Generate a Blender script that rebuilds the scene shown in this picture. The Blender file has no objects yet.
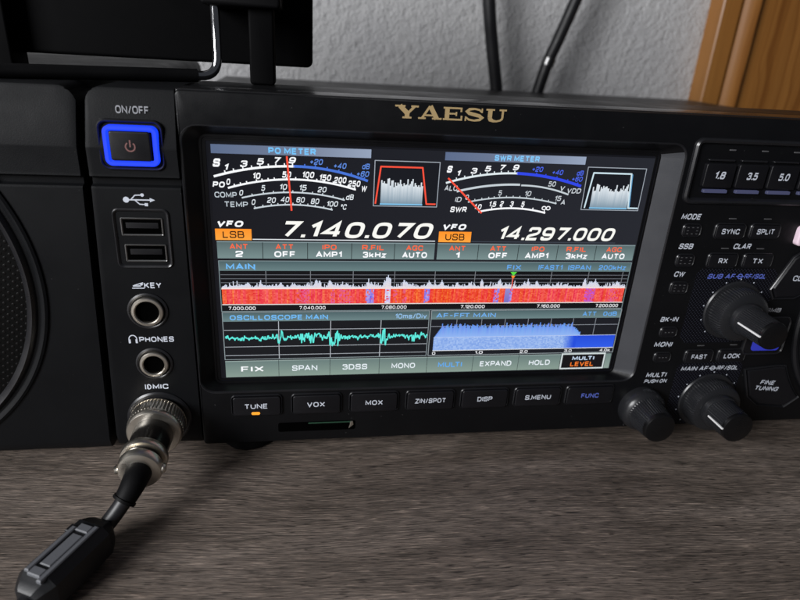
import bpy, math, random
import numpy as np

random.seed(7)
PI = math.pi
C = bpy.context.scene.collection
scene = bpy.context.scene
MM = 0.001

# Working frame, in millimetres: X right, Y up, Z out of the front panel towards
# the viewer, origin at the middle of the display glass.
# World = (X, -Z, Y) / 1000, so the world is in metres with Z up.
def W(p):
    return (p[0] * MM, -p[2] * MM, p[1] * MM)

# ------------------------------------------------------------------ camera
from mathutils import Matrix, Vector
cam_d = bpy.data.cameras.new('camera')
cam = bpy.data.objects.new('camera', cam_d)
C.objects.link(cam)
cam_d.sensor_fit = 'HORIZONTAL'
cam_d.sensor_width = 36.0
cam_d.lens = 27.0
cam_d.clip_start = 0.01
cam_d.clip_end = 50
Rw2c = Matrix(((0.9873974947, 0.0574855037, 0.1474503451),
               (0.0054531804, 0.9187860480, -0.3947182042),
               (-0.1581658946, 0.3905478393, 0.9068935632)))
P2W = Matrix(((1, 0, 0), (0, 0, -1), (0, 1, 0)))
Rcam = P2W @ Rw2c.transposed()
cam.matrix_world = Matrix.Translation(W((-47.4877, 76.3253, 204.3846))) @ Rcam.to_4x4()
cam_d.dof.use_dof = True
cam_d.dof.focus_distance = 0.214
cam_d.dof.aperture_fstop = 14.0
scene.camera = cam

# ------------------------------------------------------------------ world + light
world = bpy.data.worlds.new('World')
scene.world = world
world.use_nodes = True
bg = world.node_tree.nodes['Background']
bg.inputs[0].default_value = (0.80, 0.86, 1.0, 1)
bg.inputs[1].default_value = 0.045

ld = bpy.data.lights.new('window_light', 'AREA')
ld.shape = 'RECTANGLE'; ld.size = 0.60; ld.size_y = 0.50
ld.energy = 24.0
ld.color = (0.985, 0.985, 1.0)
lo = bpy.data.objects.new('window_light', ld)
C.objects.link(lo)
lp = Vector(W((-1000, 450, 780)))
lo.location = lp
lo.rotation_euler = (Vector(W((100, 40, -200))) - lp).to_track_quat('-Z', 'Y').to_euler()

scene.view_settings.view_transform = 'Standard'
scene.view_settings.look = 'None'
scene.view_settings.exposure = 0.0
scene.view_settings.gamma = 1.0

# ------------------------------------------------------------------ materials
def lin(r, g, b):
    f = lambda c: (c / 255 / 12.92) if c / 255 <= 0.04045 else ((c / 255 + 0.055) / 1.055) ** 2.4
    return (f(r), f(g), f(b), 1.0)

def base_mat(name, col, rough=0.5, metal=0.0, spec=0.5):
    m = bpy.data.materials.new(name)
    m.use_nodes = True
    p = m.node_tree.nodes['Principled BSDF']
    p.inputs['Base Color'].default_value = (*col[:3], 1)
    p.inputs['Roughness'].default_value = rough
    p.inputs['Metallic'].default_value = metal
    p.inputs['Specular IOR Level'].default_value = spec
    return m, m.node_tree, p

def N(nt, kind, **kw):
    n = nt.nodes.new(kind)
    for k, v in kw.items():
        setattr(n, k, v)
    return n

def coords(nt, scale=(1, 1, 1), rot=(0, 0, 0), src='Object'):
    tc = N(nt, 'ShaderNodeTexCoord'); mp = N(nt, 'ShaderNodeMapping')
    mp.inputs['Scale'].default_value = scale
    mp.inputs['Rotation'].default_value = rot
    nt.links.new(tc.outputs[src], mp.inputs[0])
    return mp.outputs[0]

def geo_coords(nt, scale=(1, 1, 1), rot=(0, 0, 0)):
    g = N(nt, 'ShaderNodeNewGeometry'); mp = N(nt, 'ShaderNodeMapping')
    mp.inputs['Scale'].default_value = scale
    mp.inputs['Rotation'].default_value = rot
    nt.links.new(g.outputs['Position'], mp.inputs[0])
    return mp.outputs[0]

def noise(nt, vec, scale, detail=2, rough=0.5):
    n = N(nt, 'ShaderNodeTexNoise')
    n.inputs['Scale'].default_value = scale
    n.inputs['Detail'].default_value = detail
    n.inputs['Roughness'].default_value = rough
    nt.links.new(vec, n.inputs['Vector'])
    return n.outputs[0]

def ramp(nt, fac, stops, interp='LINEAR'):
    r = N(nt, 'ShaderNodeValToRGB')
    r.color_ramp.interpolation = interp
    e = r.color_ramp.elements
    while len(e) < len(stops):
        e.new(0.5)
    for el, (p, c) in zip(e, stops):
        el.position = p
        el.color = (*c[:3], 1) if hasattr(c, '__len__') else (c, c, c, 1)
    nt.links.new(fac, r.inputs[0])
    return r.outputs[0]

def bump(nt, p, h, dist, strength=1.0):
    b = N(nt, 'ShaderNodeBump')
    b.inputs['Distance'].default_value = dist
    b.inputs['Strength'].default_value = strength
    nt.links.new(h, b.inputs['Height'])
    nt.links.new(b.outputs[0], p.inputs['Normal'])
    return b

def plastic(name, col, rough=0.5, grain=0.00004, gscale=2600, dust=0.0, spec=0.5):
    m, nt, p = base_mat(name, col, rough, 0, spec)
    v = geo_coords(nt)
    n1 = noise(nt, v, gscale, 2, 0.6)
    if grain:
        bump(nt, p, n1, grain, 0.8)
    n2 = noise(nt, v, 60, 4, 0.6)
    rr = ramp(nt, n2, [(0.3, max(rough - 0.06, 0.02)), (0.7, min(rough + 0.1, 1))])
    nt.links.new(rr, p.inputs['Roughness'])
    if dust:
        n3 = noise(nt, v, 900, 1, 0.4)
        f = ramp(nt, n3, [(0.80, (0, 0, 0)), (0.83, (dust, dust, dust))])
        mx = N(nt, 'ShaderNodeMix', data_type='RGBA')
        nt.links.new(f, mx.inputs['Factor'])
        mx.inputs['A'].default_value = (*col[:3], 1)
        mx.inputs['B'].default_value = (0.30, 0.30, 0.30, 1)
        nt.links.new(mx.outputs['Result'], p.inputs['Base Color'])
    return m

def emissive(name, col, strength=1.0):
    m, nt, p = base_mat(name, (0.01, 0.01, 0.01), 0.4)
    p.inputs['Emission Color'].default_value = (*col[:3], 1)
    p.inputs['Emission Strength'].default_value = strength
    return m

M = {}
M['panel'] = plastic('black_panel_plastic', (0.0042, 0.0044, 0.0052), 0.38, dust=0.14, spec=0.22)
M['side'] = plastic('charcoal_panel_plastic', (0.0042, 0.0046, 0.0055), 0.52, dust=0.10, spec=0.15)
M['case'] = plastic('black_case_paint', (0.012, 0.012, 0.0125), 0.42, dust=0.5)
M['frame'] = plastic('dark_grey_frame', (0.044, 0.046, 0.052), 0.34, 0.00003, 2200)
M['recess'] = plastic('recess_black', (0.0035, 0.0035, 0.0042), 0.4, 0, spec=0.25)
M['hole_shade'] = base_mat('hole_shade_black', (0.0003, 0.0003, 0.0003), 0.9, 0, 0.02)[0]  # near-black colour stands in for the shade inside openings that are not cut
M['button'] = plastic('button_plastic', (0.0055, 0.0055, 0.007), 0.4, 0.00002, spec=0.35)
M['rim'] = plastic('rim_gloss', (0.010, 0.0102, 0.012), 0.3, 0, spec=0.6)
M['knob'] = plastic('knob_rubber', (0.014, 0.0145, 0.0165), 0.28, 0.00001)
M['knob_cap'] = plastic('knob_cap', (0.0045, 0.0045, 0.005), 0.3, 0, spec=0.35)
M['gloss'] = plastic('glint_gloss_black', (0.012, 0.012, 0.013), 0.2, 0)
M['text'] = base_mat('print_white', (0.62, 0.66, 0.74), 0.5)[0]
M['textdim'] = base_mat('print_grey', (0.34, 0.35, 0.38), 0.5)[0]
M['textfaint'] = base_mat('print_faint', (0.085, 0.085, 0.09), 0.5)[0]
M['textblue'] = base_mat('print_blue', (0.12, 0.17, 0.62), 0.5)[0]
M['textred'] = base_mat('print_red', (0.20, 0.09, 0.085), 0.5)[0]
M['white'] = base_mat('pointer_white', (0.8, 0.8, 0.8), 0.4)[0]
M['gold'] = base_mat('logo_gold', (0.62, 0.45, 0.22), 0.38, 0.35)[0]
M['nickel'] = plastic('nickel', (0.78, 0.73, 0.64), 0.3, 0.00001)
M['nickel'].node_tree.nodes['Principled BSDF'].inputs['Metallic'].default_value = 1
M['steel'] = base_mat('dark_steel', (0.20, 0.20, 0.20), 0.3, 1.0)[0]
M['chrome'] = base_mat('chrome', (0.75, 0.75, 0.76), 0.1, 1.0)[0]
M['rubber'] = plastic('black_rubber', (0.0035, 0.0035, 0.004), 0.55, 0.00003, 1500, spec=0.12)
M['cable'] = plastic('cable_jacket', (0.011, 0.011, 0.013), 0.42, 0.00002, 1200)
M['barrel'] = plastic('barrel_gloss_black', (0.010, 0.009, 0.008), 0.2, 0.0)
M['ferrite'] = plastic('ferrite_case', (0.007, 0.0075, 0.009), 0.4, 0.00003, 1800)
M['ferrite_top'] = plastic('ferrite_latch', (0.12, 0.125, 0.138), 0.42, 0.00003, 1800)
M['monitor'] = plastic('monitor_black', (0.0015, 0.0015, 0.0018), 0.6, 0.0, spec=0.06)
M['bluelit'] = emissive('blue_backlight', lin(22, 62, 255), 1.25)
M['bluekey'] = emissive('blue_key_light', lin(50, 60, 200), 0.6)
M['amber'] = emissive('amber_led', lin(255, 158, 40), 1.3)
M['strip'] = emissive('indicator_strip', lin(74, 78, 112), 0.7)
M['pink'] = base_mat('pale_pink', (0.85, 0.66, 0.76), 0.4)[0]
M['pcb'] = base_mat('card_edge_green', (0.02, 0.06, 0.035), 0.4)[0]

# dotted perforation materials
def dotted(name, col, dot, pitch, radius, rough=0.45, rot=0.0, spec=0.12, squash=1.0):
    m, nt, p = base_mat(name, col, rough, 0, spec)
    v = geo_coords(nt, (1 / pitch, 0.0, squash / pitch), (0, rot, 0))
    vo = N(nt, 'ShaderNodeTexVoronoi', voronoi_dimensions='3D')
    vo.inputs['Scale'].default_value = 1.0
    vo.inputs['Randomness'].default_value = 0.0
    nt.links.new(v, vo.inputs['Vector'])
    f = ramp(nt, vo.outputs['Distance'], [(radius - 0.06, (1, 1, 1)), (radius + 0.06, (0, 0, 0))])
    mx = N(nt, 'ShaderNodeMix', data_type='RGBA')
    nt.links.new(f, mx.inputs['Factor'])
    mx.inputs['A'].default_value = (*col, 1)
    mx.inputs['B'].default_value = (*dot, 1)
    nt.links.new(mx.outputs['Result'], p.inputs['Base Color'])
    bump(nt, p, f, 0.0003, 0.5)
    return m
M['grille'] = dotted('perforated_grille', (0.0012, 0.0012, 0.0012), (0.005, 0.0042, 0.0042), 0.0019, 0.22, 0.5, 0.6)
M['hatch'] = dotted('dotted_plate', (0.004, 0.004, 0.006), (0.03, 0.032, 0.045), 0.0010, 0.24, 0.4, PI / 4)

# screen: colours come from the display itself
sm, snt, sp = base_mat('lcd_image', (0.004, 0.004, 0.005), 0.22, 0, 0.35)
at = N(snt, 'ShaderNodeAttribute', attribute_name='col')
snt.links.new(at.outputs['Color'], sp.inputs['Emission Color'])
sp.inputs['Emission Strength'].default_value = 1.0
M['lcd'] = sm

# desk wood
def desk_mat():
    m, nt, p = base_mat('weathered_wood', (0.1, 0.09, 0.08), 0.5)
    def mixmul(a_, b_):
        q = N(nt, 'ShaderNodeMix', data_type='RGBA', blend_type='MULTIPLY'); q.inputs['Factor'].default_value = 1
        nt.links.new(a_, q.inputs['A']); nt.links.new(b_, q.inputs['B'])
        return q.outputs['Result']
    warp = N(nt, 'ShaderNodeVectorMath', operation='MULTIPLY_ADD')
    wn = N(nt, 'ShaderNodeTexNoise'); wn.inputs['Scale'].default_value = 6.0; wn.inputs['Detail'].default_value = 2.0
    g = geo_coords(nt, (1, 1, 1), (0, 0, 0.05))
    nt.links.new(g, wn.inputs['Vector'])
    nt.links.new(wn.outputs['Color'], warp.inputs[0]); warp.inputs[1].default_value = (0.0, 0.022, 0.0)
    nt.links.new(g, warp.inputs[2])
    def st(x, y):
        mp = N(nt, 'ShaderNodeMapping'); mp.inputs['Scale'].default_value = (x, y, 40)
        nt.links.new(warp.outputs[0], mp.inputs[0]); return mp.outputs[0]
    patch = noise(nt, st(5.5, 34), 1.0, 4, 0.55)
    mid = noise(nt, st(30, 240), 1.0, 8, 0.72)
    fib = noise(nt, st(125, 1750), 1.0, 3, 0.6)
    pore = noise(nt, st(170, 2100), 1.0, 2, 0.5)
    scr = noise(nt, geo_coords(nt, (9, 1100, 40), (0, 0, 0.62)), 1.0, 2, 0.5)
    c = ramp(nt, patch, [(0.30, (0.078, 0.060, 0.048)), (0.52, (0.165, 0.133, 0.111)), (0.72, (0.262, 0.217, 0.186))])
    c = mixmul(c, ramp(nt, mid, [(0.30, (0.50, 0.49, 0.48)), (0.50, (0.96, 0.96, 0.96)), (0.68, (1.32, 1.31, 1.30))]))
    c = mixmul(c, ramp(nt, fib, [(0.34, (0.48, 0.48, 0.48)), (0.48, (0.95, 0.95, 0.95)), (0.60, (1.25, 1.24, 1.23)), (0.67, (2.1, 2.07, 2.03)), (0.74, (3.0, 2.95, 2.9))]))
    c = mixmul(c, ramp(nt, pore, [(0.33, (0.2, 0.2, 0.2)), (0.40, (1, 1, 1))]))
    c = mixmul(c, ramp(nt, scr, [(0.79, (1, 1, 1)), (0.82, (1.7, 1.7, 1.7))]))
    nt.links.new(c, p.inputs['Base Color'])
    nt.links.new(ramp(nt, fib, [(0.3, 0.66), (0.7, 0.42)]), p.inputs['Roughness'])
    ad = N(nt, 'ShaderNodeMath', operation='ADD')
    nt.links.new(mid, ad.inputs[0]); nt.links.new(fib, ad.inputs[1])
    bump(nt, p, ad.outputs[0], 0.0006, 0.7)
    return m
M['desk'] = desk_mat()

def wall_mat():
    m, nt, p = base_mat('textured_white_wall', (0.62, 0.63, 0.64), 0.8, 0, 0.2)
    v = geo_coords(nt)
    a = noise(nt, v, 190, 5, 0.6)
    b = noise(nt, v, 420, 2, 0.5)
    h = N(nt, 'ShaderNodeMath', operation='MULTIPLY_ADD')
    nt.links.new(b, h.inputs[0]); h.inputs[1].default_value = 0.35
    nt.links.new(a, h.inputs[2])
    bump(nt, p, h.outputs[0], 0.0030, 1.0)
    c = ramp(nt, noise(nt, v, 12, 3), [(0.3, (0.53, 0.53, 0.54)), (0.7, (0.62, 0.62, 0.62))])
    nt.links.new(c, p.inputs['Base Color'])
    return m
M['wall'] = wall_mat()

def pine_mat():
    m, nt, p = base_mat('varnished_pine', (0.4, 0.2, 0.07), 0.36)
    warp = N(nt, 'ShaderNodeVectorMath', operation='MULTIPLY_ADD')
    wn = N(nt, 'ShaderNodeTexNoise'); wn.inputs['Scale'].default_value = 1.0; wn.inputs['Detail'].default_value = 3.0
    nt.links.new(geo_coords(nt, (9, 9, 5)), wn.inputs['Vector'])
    g = geo_coords(nt)
    nt.links.new(wn.outputs['Color'], warp.inputs[0]); warp.inputs[1].default_value = (0.05, 0.0, 0.0)
    nt.links.new(g, warp.inputs[2])
    mp = N(nt, 'ShaderNodeMapping'); mp.inputs['Scale'].default_value = (95, 4, 0.8)
    nt.links.new(warp.outputs[0], mp.inputs[0])
    rings = noise(nt, mp.outputs[0], 1.0, 2, 0.4)
    fine = noise(nt, geo_coords(nt, (420, 60, 9)), 1.0, 3, 0.6)
    tone = noise(nt, geo_coords(nt, (12, 12, 3)), 1.0, 2, 0.5)
    def mixmul(a_, b_):
        q = N(nt, 'ShaderNodeMix', data_type='RGBA', blend_type='MULTIPLY'); q.inputs['Factor'].default_value = 1
        nt.links.new(a_, q.inputs['A']); nt.links.new(b_, q.inputs['B'])
        return q.outputs['Result']
    c = ramp(nt, tone, [(0.3, (0.30, 0.122, 0.026)), (0.7, (0.385, 0.172, 0.041))])
    c = mixmul(c, ramp(nt, rings, [(0.40, (1, 1, 1)), (0.53, (0.92, 0.89, 0.84)), (0.585, (0.62, 0.53, 0.44)), (0.61, (0.95, 0.93, 0.9)), (0.70, (1.05, 1.05, 1.05))]))
    c = mixmul(c, ramp(nt, fine, [(0.3, (0.85, 0.83, 0.8)), (0.7, (1.1, 1.1, 1.1))]))
    nt.links.new(c, p.inputs['Base Color'])
    bump(nt, p, fine, 0.0002, 0.4)
    return m
M['pine'] = pine_mat()

# ------------------------------------------------------------------ mesh builder
class MB:
    def __init__(s):
        s.v = []; s.f = []; s.m = []; s.c = []
    def add(s, verts, faces, mat=0, col=None):
        o = len(s.v)
        s.v.extend([tuple(p) for p in verts])
        for f in faces:
            s.f.append([i + o for i in f]); s.m.append(mat); s.c.append(col)
    def loft(s, rings, cap0=True, cap1=True, mat=0, closed=True):
        n = len(rings[0]); vs = [p for r in rings for p in r]; fs = []
        for k in range(len(rings) - 1):
            for i in range(n if closed else n - 1):
                j = (i + 1) % n
                fs.append([k * n + i, k * n + j, (k + 1) * n + j, (k + 1) * n + i])
        if cap0: fs.append(list(range(n))[::-1])
        if cap1: fs.append([(len(rings) - 1) * n + i for i in range(n)])
        s.add(vs, fs, mat)
    def box(s, x0, x1, y0, y1, z0, z1, mat=0):
        s.loft([[(x0, y0, z), (x1, y0, z), (x1, y1, z), (x0, y1, z)] for z in (z0, z1)], mat=mat)
    def plate(s, x0, x1, y0, y1, r, z0, z1, bev=0.4, mat=0, n=6):
        rs = [rr(x0, x1, y0, y1, r, z0, 0, n)]
        for a in (0, 30, 60, 90):
            t = math.radians(a)
            rs.append(rr(x0, x1, y0, y1, r, z1 - bev * (1 - math.sin(t)), bev * (1 - math.cos(t)), n))
        s.loft(rs, mat=mat)
    def ring(s, x0, x1, y0, y1, r, prof, mat=0, n=6):
        # prof: (inset, z) swept round a rounded rectangle
        s.loft([rr(x0, x1, y0, y1, r, z, i, n) for i, z in prof], False, False, mat)
    def lathe(s, cx, cy, prof, n=48, mat=0, cap0=False, cap1=False, knurl=None, twist=0.0):
        rings = []
        for q in prof:
            r, z = q[0], q[1]; k = q[2] if len(q) > 2 else 0.0
            ring = []
            for i in range(n):
                a = 2 * PI * i / n + twist * z
                rad = r
                if k:
                    rad = r - (k if (i % 4) in (0, 3) else 0)
                ring.append((cx + rad * math.cos(a), cy + rad * math.sin(a), z))
            rings.append(ring)
        s.loft(rings, cap0, cap1, mat)
    def sweep(s, pts, n=20, mat=0, caps=True):
        # pts: (x, y, z, radius)
        P = [Vector(p[:3]) for p in pts]
        up = Vector((0.13, 0.97, 0.2)); rings = []
        for i, p in enumerate(P):
            k0 = max(i - 1, 0); k1 = min(i + 1, len(P) - 1)
            while k0 > 0 and (P[k1] - P[k0]).length < 1e-6: k0 -= 1
            d = (P[k1] - P[k0]); d.normalize()
            a = d.cross(up); a.normalize(); b = a.cross(d)
            rad = pts[i][3]
            rings.append([tuple(p + rad * (math.cos(2 * PI * j / n) * a + math.sin(2 * PI * j / n) * b)) for j in range(n)])
        s.loft(rings, caps, caps, mat)
    def prism(s, poly, z0, z1, bev=0.0, mat=0):
        c = np.mean(np.array(poly), axis=0)
        def inset(b):
            out = []
            for i in range(len(poly)):
                p0, p1, p2 = (np.array(poly[i - 1]), np.array(poly[i]), np.array(poly[(i + 1) % len(poly)]))
                e1 = (p1 - p0) / max(np.linalg.norm(p1 - p0), 1e-9); e2 = (p2 - p1) / max(np.linalg.norm(p2 - p1), 1e-9)
                n1 = np.array([-e1[1], e1[0]]); n2 = np.array([-e2[1], e2[0]])
                m_ = n1 + n2; m_ = m_ / max(np.dot(m_, m_), 0.3) * 2
                out.append(p1 + m_ * b * 1.0)
            return out
        rs = [[(p[0], p[1], z0) for p in poly]]
        if bev:
            rs.append([(p[0], p[1], z1 - bev) for p in poly])
            rs.append([(p[0], p[1], z1) for p in inset(bev)])
        else:
            rs.append([(p[0], p[1], z1) for p in poly])
        s.loft(rs, mat=mat)
    def text(s, body, x, y, z, h, width=None, shear=0.0, bold=0.0, anchor='c', mat=0, col=None, stretch=1.0, rot=0.0):
        vs, fs, w, hh = glyphs(body, shear, bold)
        sy = h / CAP
        sx = (width / w) if width else sy * stretch
        tw = w * sx
        ox = {'c': x - tw / 2, 'l': x, 'r': x - tw}[anchor]
        cr, sr = math.cos(rot), math.sin(rot)
        out = []
        for a, b, lay in vs:
            px, py = ox + a * sx, y - h / 2 + b * sy
            if rot:
                dx, dy = px - x, py - y
                px, py = x + dx * cr - dy * sr, y + dx * sr + dy * cr
            out.append((px, py, z + lay * 0.003))
        s.add(out, fs, mat, col)
        return tw
    def build(s, name, mats, parent=None, sharp=32, origin=None):
        a = np.array(s.v, float)
        if origin is None:
            origin = (a.min(0) + a.max(0)) / 2
        o = np.array(origin, float)
        me = bpy.data.meshes.new(name)
        me.from_pydata([W(p) for p in (a - o)], [], s.f)
        if not isinstance(mats, (list, tuple)): mats = [mats]
        for m_ in mats: me.materials.append(M[m_] if isinstance(m_, str) else m_)
        me.polygons.foreach_set('material_index', s.m)
        if any(c is not None for c in s.c):
            ca = me.color_attributes.new('col', 'FLOAT_COLOR', 'CORNER')
            d = []
            for f, c in zip(s.f, s.c):
                c = c or (0, 0, 0, 1)
                if isinstance(c, list):
                    for q in c: d.extend(q)
                else:
                    d.extend(tuple(c) * len(f))
            ca.data.foreach_set('color', d)
        me.polygons.foreach_set('use_smooth', [True] * len(me.polygons))
        me.update()
        me.set_sharp_from_angle(angle=math.radians(sharp))
        ob = bpy.data.objects.new(name, me)
        C.objects.link(ob)
        ob['_o'] = [float(q) for q in o]
        if parent is not None:
            po = np.array(parent['_o'])
            ob.parent = parent
            ob.location = W(o - po)
        else:
            ob.location = W(o)
        return ob

def rr(x0, x1, y0, y1, r, z, inset=0.0, n=6):
    x0, x1, y0, y1 = x0 + inset, x1 - inset, y0 + inset, y1 - inset
    r = max(min(r - inset, (x1 - x0) / 2 - 1e-4, (y1 - y0) / 2 - 1e-4), 0.02)
    pts = []
    for cx, cy, a0 in ((x1 - r, y1 - r, 0), (x0 + r, y1 - r, 90), (x0 + r, y0 + r, 180), (x1 - r, y0 + r, 270)):
        for k in range(n + 1):
            a = math.radians(a0 + 90 * k / n)
            pts.append((cx + r * math.cos(a), cy + r * math.sin(a), z))
    return pts

# a small stroke alphabet: every glyph is a set of paths in a unit box; a third
# number is the corner radius, 'c' closes a path
_R = 0.30
GLYPHS = {
 'A': (.86, [[(0, 0), (.5, 1), (1, 0)], [(.17, .30), (.83, .30)]]),
 'B': (.74, [[(0, 0), (0, 1), (.93, 1, .22), (.93, .53, .22), (0, .53)], [(.5, .53), (1, .53, .25), (1, 0, .25), (0, 0)]]),
 'C': (.78, [[(1, .68), (1, 1, .36), (0, 1, .36), (0, 0, .36), (1, 0, .36), (1, .32)]]),
 'D': (.78, ['c', [(0, 0), (0, 1), (1, 1, .40), (1, 0, .40)]]),
 'E': (.66, [[(1, 1), (0, 1), (0, 0), (1, 0)], [(0, .52), (.9, .52)]]),
 'F': (.64, [[(1, 1), (0, 1), (0, 0)], [(0, .50), (.9, .50)]]),
 'G': (.82, [[(1, .70), (1, 1, .36), (0, 1, .36), (0, 0, .36), (1, 0, .30), (1, .47), (.55, .47)]]),
 'H': (.76, [[(0, 0), (0, 1)], [(1, 0), (1, 1)], [(0, .52), (1, .52)]]),
 'I': (.0, [[(0, 0), (0, 1)]]),
 'K': (.76, [[(0, 0), (0, 1)], [(.97, 1), (.05, .40)], [(.32, .56), (1, 0)]]),
 'L': (.62, [[(0, 1), (0, 0), (1, 0)]]),
 'M': (.92, [[(0, 0), (0, 1), (.5, .18), (1, 1), (1, 0)]]),
 'N': (.78, [[(0, 0), (0, 1), (1, 0), (1, 1)]]),
 'O': (.84, ['c', [(0, 0, .38), (0, 1, .38), (1, 1, .38), (1, 0, .38)]]),
 'P': (.72, [[(0, 0), (0, 1), (1, 1, .27), (1, .44, .27), (0, .44)]]),
 'Q': (.84, ['c', [(0, 0, .38), (0, 1, .38), (1, 1, .38), (1, 0, .38)], [(.58, .32), (1.04, -.04)]]),
 'R': (.76, [[(0, 0), (0, 1), (.97, 1, .26), (.97, .47, .26), (0, .47)], [(.5, .47), (1, 0)]]),
 'S': (.74, [[(.97, .70), (.97, 1, .28), (0.02, 1, .28), (0.02, .53, .24), (1, .50, .25), (1, 0, .28), (0, 0, .28), (0, .30)]]),
 'T': (.78, [[(0, 1), (1, 1)], [(.5, 1), (.5, 0)]]),
 'U': (.78, [[(0, 1), (0, 0, .36), (1, 0, .36), (1, 1)]]),
 'V': (.82, [[(0, 1), (.5, 0), (1, 1)]]),
 'W': (1.15, [[(0, 1), (.26, 0), (.5, .9), (.74, 0), (1, 1)]]),
 'X': (.80, [[(0, 0), (1, 1)], [(0, 1), (1, 0)]]),
 'Y': (.80, [[(0, 1), (.5, .46), (1, 1)], [(.5, .46), (.5, 0)]]),
 'Z': (.74, [[(0, 1), (1, 1), (0, 0), (1, 0)]]),
 '0': (.70, ['c', [(0, 0, _R), (0, 1, _R), (1, 1, _R), (1, 0, _R)]]),
 '1': (.30, [[(0, .74), (1, 1), (1, 0)]]),
 '2': (.68, [[(0, .72), (0, 1, _R), (1, 1, _R), (1, .54, .22), (0, .30, .2), (0, 0), (1, 0)]]),
 '3': (.68, [[(0, .76), (0, 1, _R), (.96, 1, _R), (.96, .53, .2), (.3, .53)], [(.6, .53), (1, .53, .22), (1, 0, _R), (0, 0, _R), (0, .24)]]),
 '4': (.76, [[(.76, 0), (.76, 1), (0, .28), (1, .28)]]),
 '5': (.68, [[(.95, 1), (.05, 1), (.03, .58), (1, .60, .28), (1, 0, .28), (0, 0, .28), (0, .22)]]),
 '6': (.70, [[(.97, .76), (.97, 1, .28), (0, 1, _R), (0, 0, _R), (1, 0, _R), (1, .58, .26), (0, .58)]]),
 '7': (.68, [[(0, 1), (1, 1), (.36, 0)]]),
 '8': (.70, ['c', [(.05, .54, .2), (.05, 1, .25), (.95, 1, .25), (.95, .54, .2)], 'c', [(0, 0, .26), (0, .53, .22), (1, .53, .22), (1, 0, .26)]]),
 '9': (.70, [[(.03, .24), (.03, 0, .28), (1, 0, _R), (1, 1, _R), (0, 1, _R), (0, .42, .26), (1, .42)]]),
 'd': (.64, [[(1, 1), (1, 0), (0, 0, .25), (0, .68, .25), (1, .68)]]),
 'k': (.62, [[(0, 0), (0, 1)], [(.95, .70), (.06, .26)], [(.34, .42), (1, 0)]]),
 'z': (.58, [[(0, .68), (1, .68), (0, 0), (1, 0)]]),
 'm': (.90, [[(0, 0), (0, .68), (1, .68, .22), (1, 0)], [(.5, .68), (.5, 0)]]),
 's': (.56, [[(.97, .54), (.97, .70, .16), (0, .70, .16), (0, .37, .14), (1, .34, .14), (1, 0, .16), (0, 0, .16), (0, .16)]]),
 'i': (.0, [[(0, 0), (0, .68)], [(0, .88), (0, 1)]]),
 'v': (.62, [[(0, .70), (.5, 0), (1, .70)]]),
 '.': (.0, [[(0, -.10), (0, .12)]]),
 '/': (.42, [[(0, -.04), (1, 1.04)]]),
 '+': (.62, [[(0, .46), (1, .46)], [(.5, .14), (.5, .78)]]),
 '-': (.42, [[(0, .46), (1, .46)]]),
 '|': (.0, [[(0, -.1), (0, 1.1)]]),
 '°': (.26, ['c', [(0, .66, .12), (0, 1, .12), (1, 1, .12), (1, .66, .12)]]),
}
def fillet(path, closed):
    n = len(path); out = []
    for i, q in enumerate(path):
        p = np.array(q[:2], float); r = q[2] if len(q) > 2 else 0
        if r <= 0 or (not closed and i in (0, n - 1)):
            out.append(p); continue
        a = np.array(path[i - 1][:2], float); c = np.array(path[(i + 1) % n][:2], float)
        la, lc = np.linalg.norm(a - p), np.linalg.norm(c - p)
        t = min(r, la * 0.5, lc * 0.5)
        s0 = p + (a - p) / la * t; s1 = p + (c - p) / lc * t
        for k in range(6):
            u_ = k / 5
            # between a parabola and a rounder corner
            q2 = (1 - u_) ** 2 * s0 + 2 * (1 - u_) * u_ * p + u_ ** 2 * s1
            out.append(q2)
    res = [out[0]]
    for p in out[1:]:
        if np.linalg.norm(p - res[-1]) > 1e-4: res.append(p)
    if closed and np.linalg.norm(res[0] - res[-1]) < 1e-4: res.pop()
    return res
def ribbon(pts, w, closed):
    n = len(pts); L_, R_ = [], []
    for i in range(n):
        if closed or 0 < i < n - 1:
            a = pts[i] - pts[i - 1]; c = pts[(i + 1) % n] - pts[i]
            a = a / np.linalg.norm(a); c = c / np.linalg.norm(c)
            na = np.array([-a[1], a[0]]); nc = np.array([-c[1], c[0]])
            m = na + nc; d = max(1 + float(np.dot(na, nc)), 0.35)
            off = m / d * w / 2
            p = pts[i]
        else:
            a = (pts[1] - pts[0]) if i == 0 else (pts[-1] - pts[-2]); a = a / np.linalg.norm(a)
            off = np.array([-a[1], a[0]]) * w / 2; p = pts[i]
        L_.append(p + off); R_.append(p - off)
    vs = []; fs = []
    for l, r in zip(L_, R_): vs += [tuple(l), tuple(r)]
    for i in range(n if closed else n - 1):
        j = (i + 1) % n
        fs.append([2 * i, 2 * i + 1, 2 * j + 1, 2 * j])
    return vs, fs
_g = {}
def glyphs(body, shear=0.0, bold=0.0):
    key = (body, shear, bold)
    if key in _g: return _g[key]
    w = 0.135 + bold * 2.6
    vs, fs = [], []; x = 0.0; prev = ''
    for ch in body:
        if ch == ' ':
            x += 0.42; continue
        gw, paths = GLYPHS[ch]
        if ch in 'TYV' and prev in 'LF': x -= 0.30
        if ch == 'A' and prev in 'VFPLT': x -= 0.10
        gw = gw * 1.0
        closed = False; lay = 0
        for pth in paths:
            if pth == 'c': closed = True; continue
            q = [(x + w / 2 + p[0] * gw, w / 2 + p[1] * (1 - w), *p[2:]) for p in pth]
            v, f = ribbon(fillet(q, closed), w, closed)
            o = len(vs)
            vs += [(a + shear * b, b, lay) for a, b in v]; fs += [[i + o for i in ff] for ff in f]
            closed = False; lay += 1
        if ch == '.': x -= 0.03
        prev = ch
        x += gw + w + 0.17
        if ch == '.': x -= 0.03
    x -= 0.17
    _g[key] = (vs, fs, x + shear, 1.0)
    return _g[key]
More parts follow.
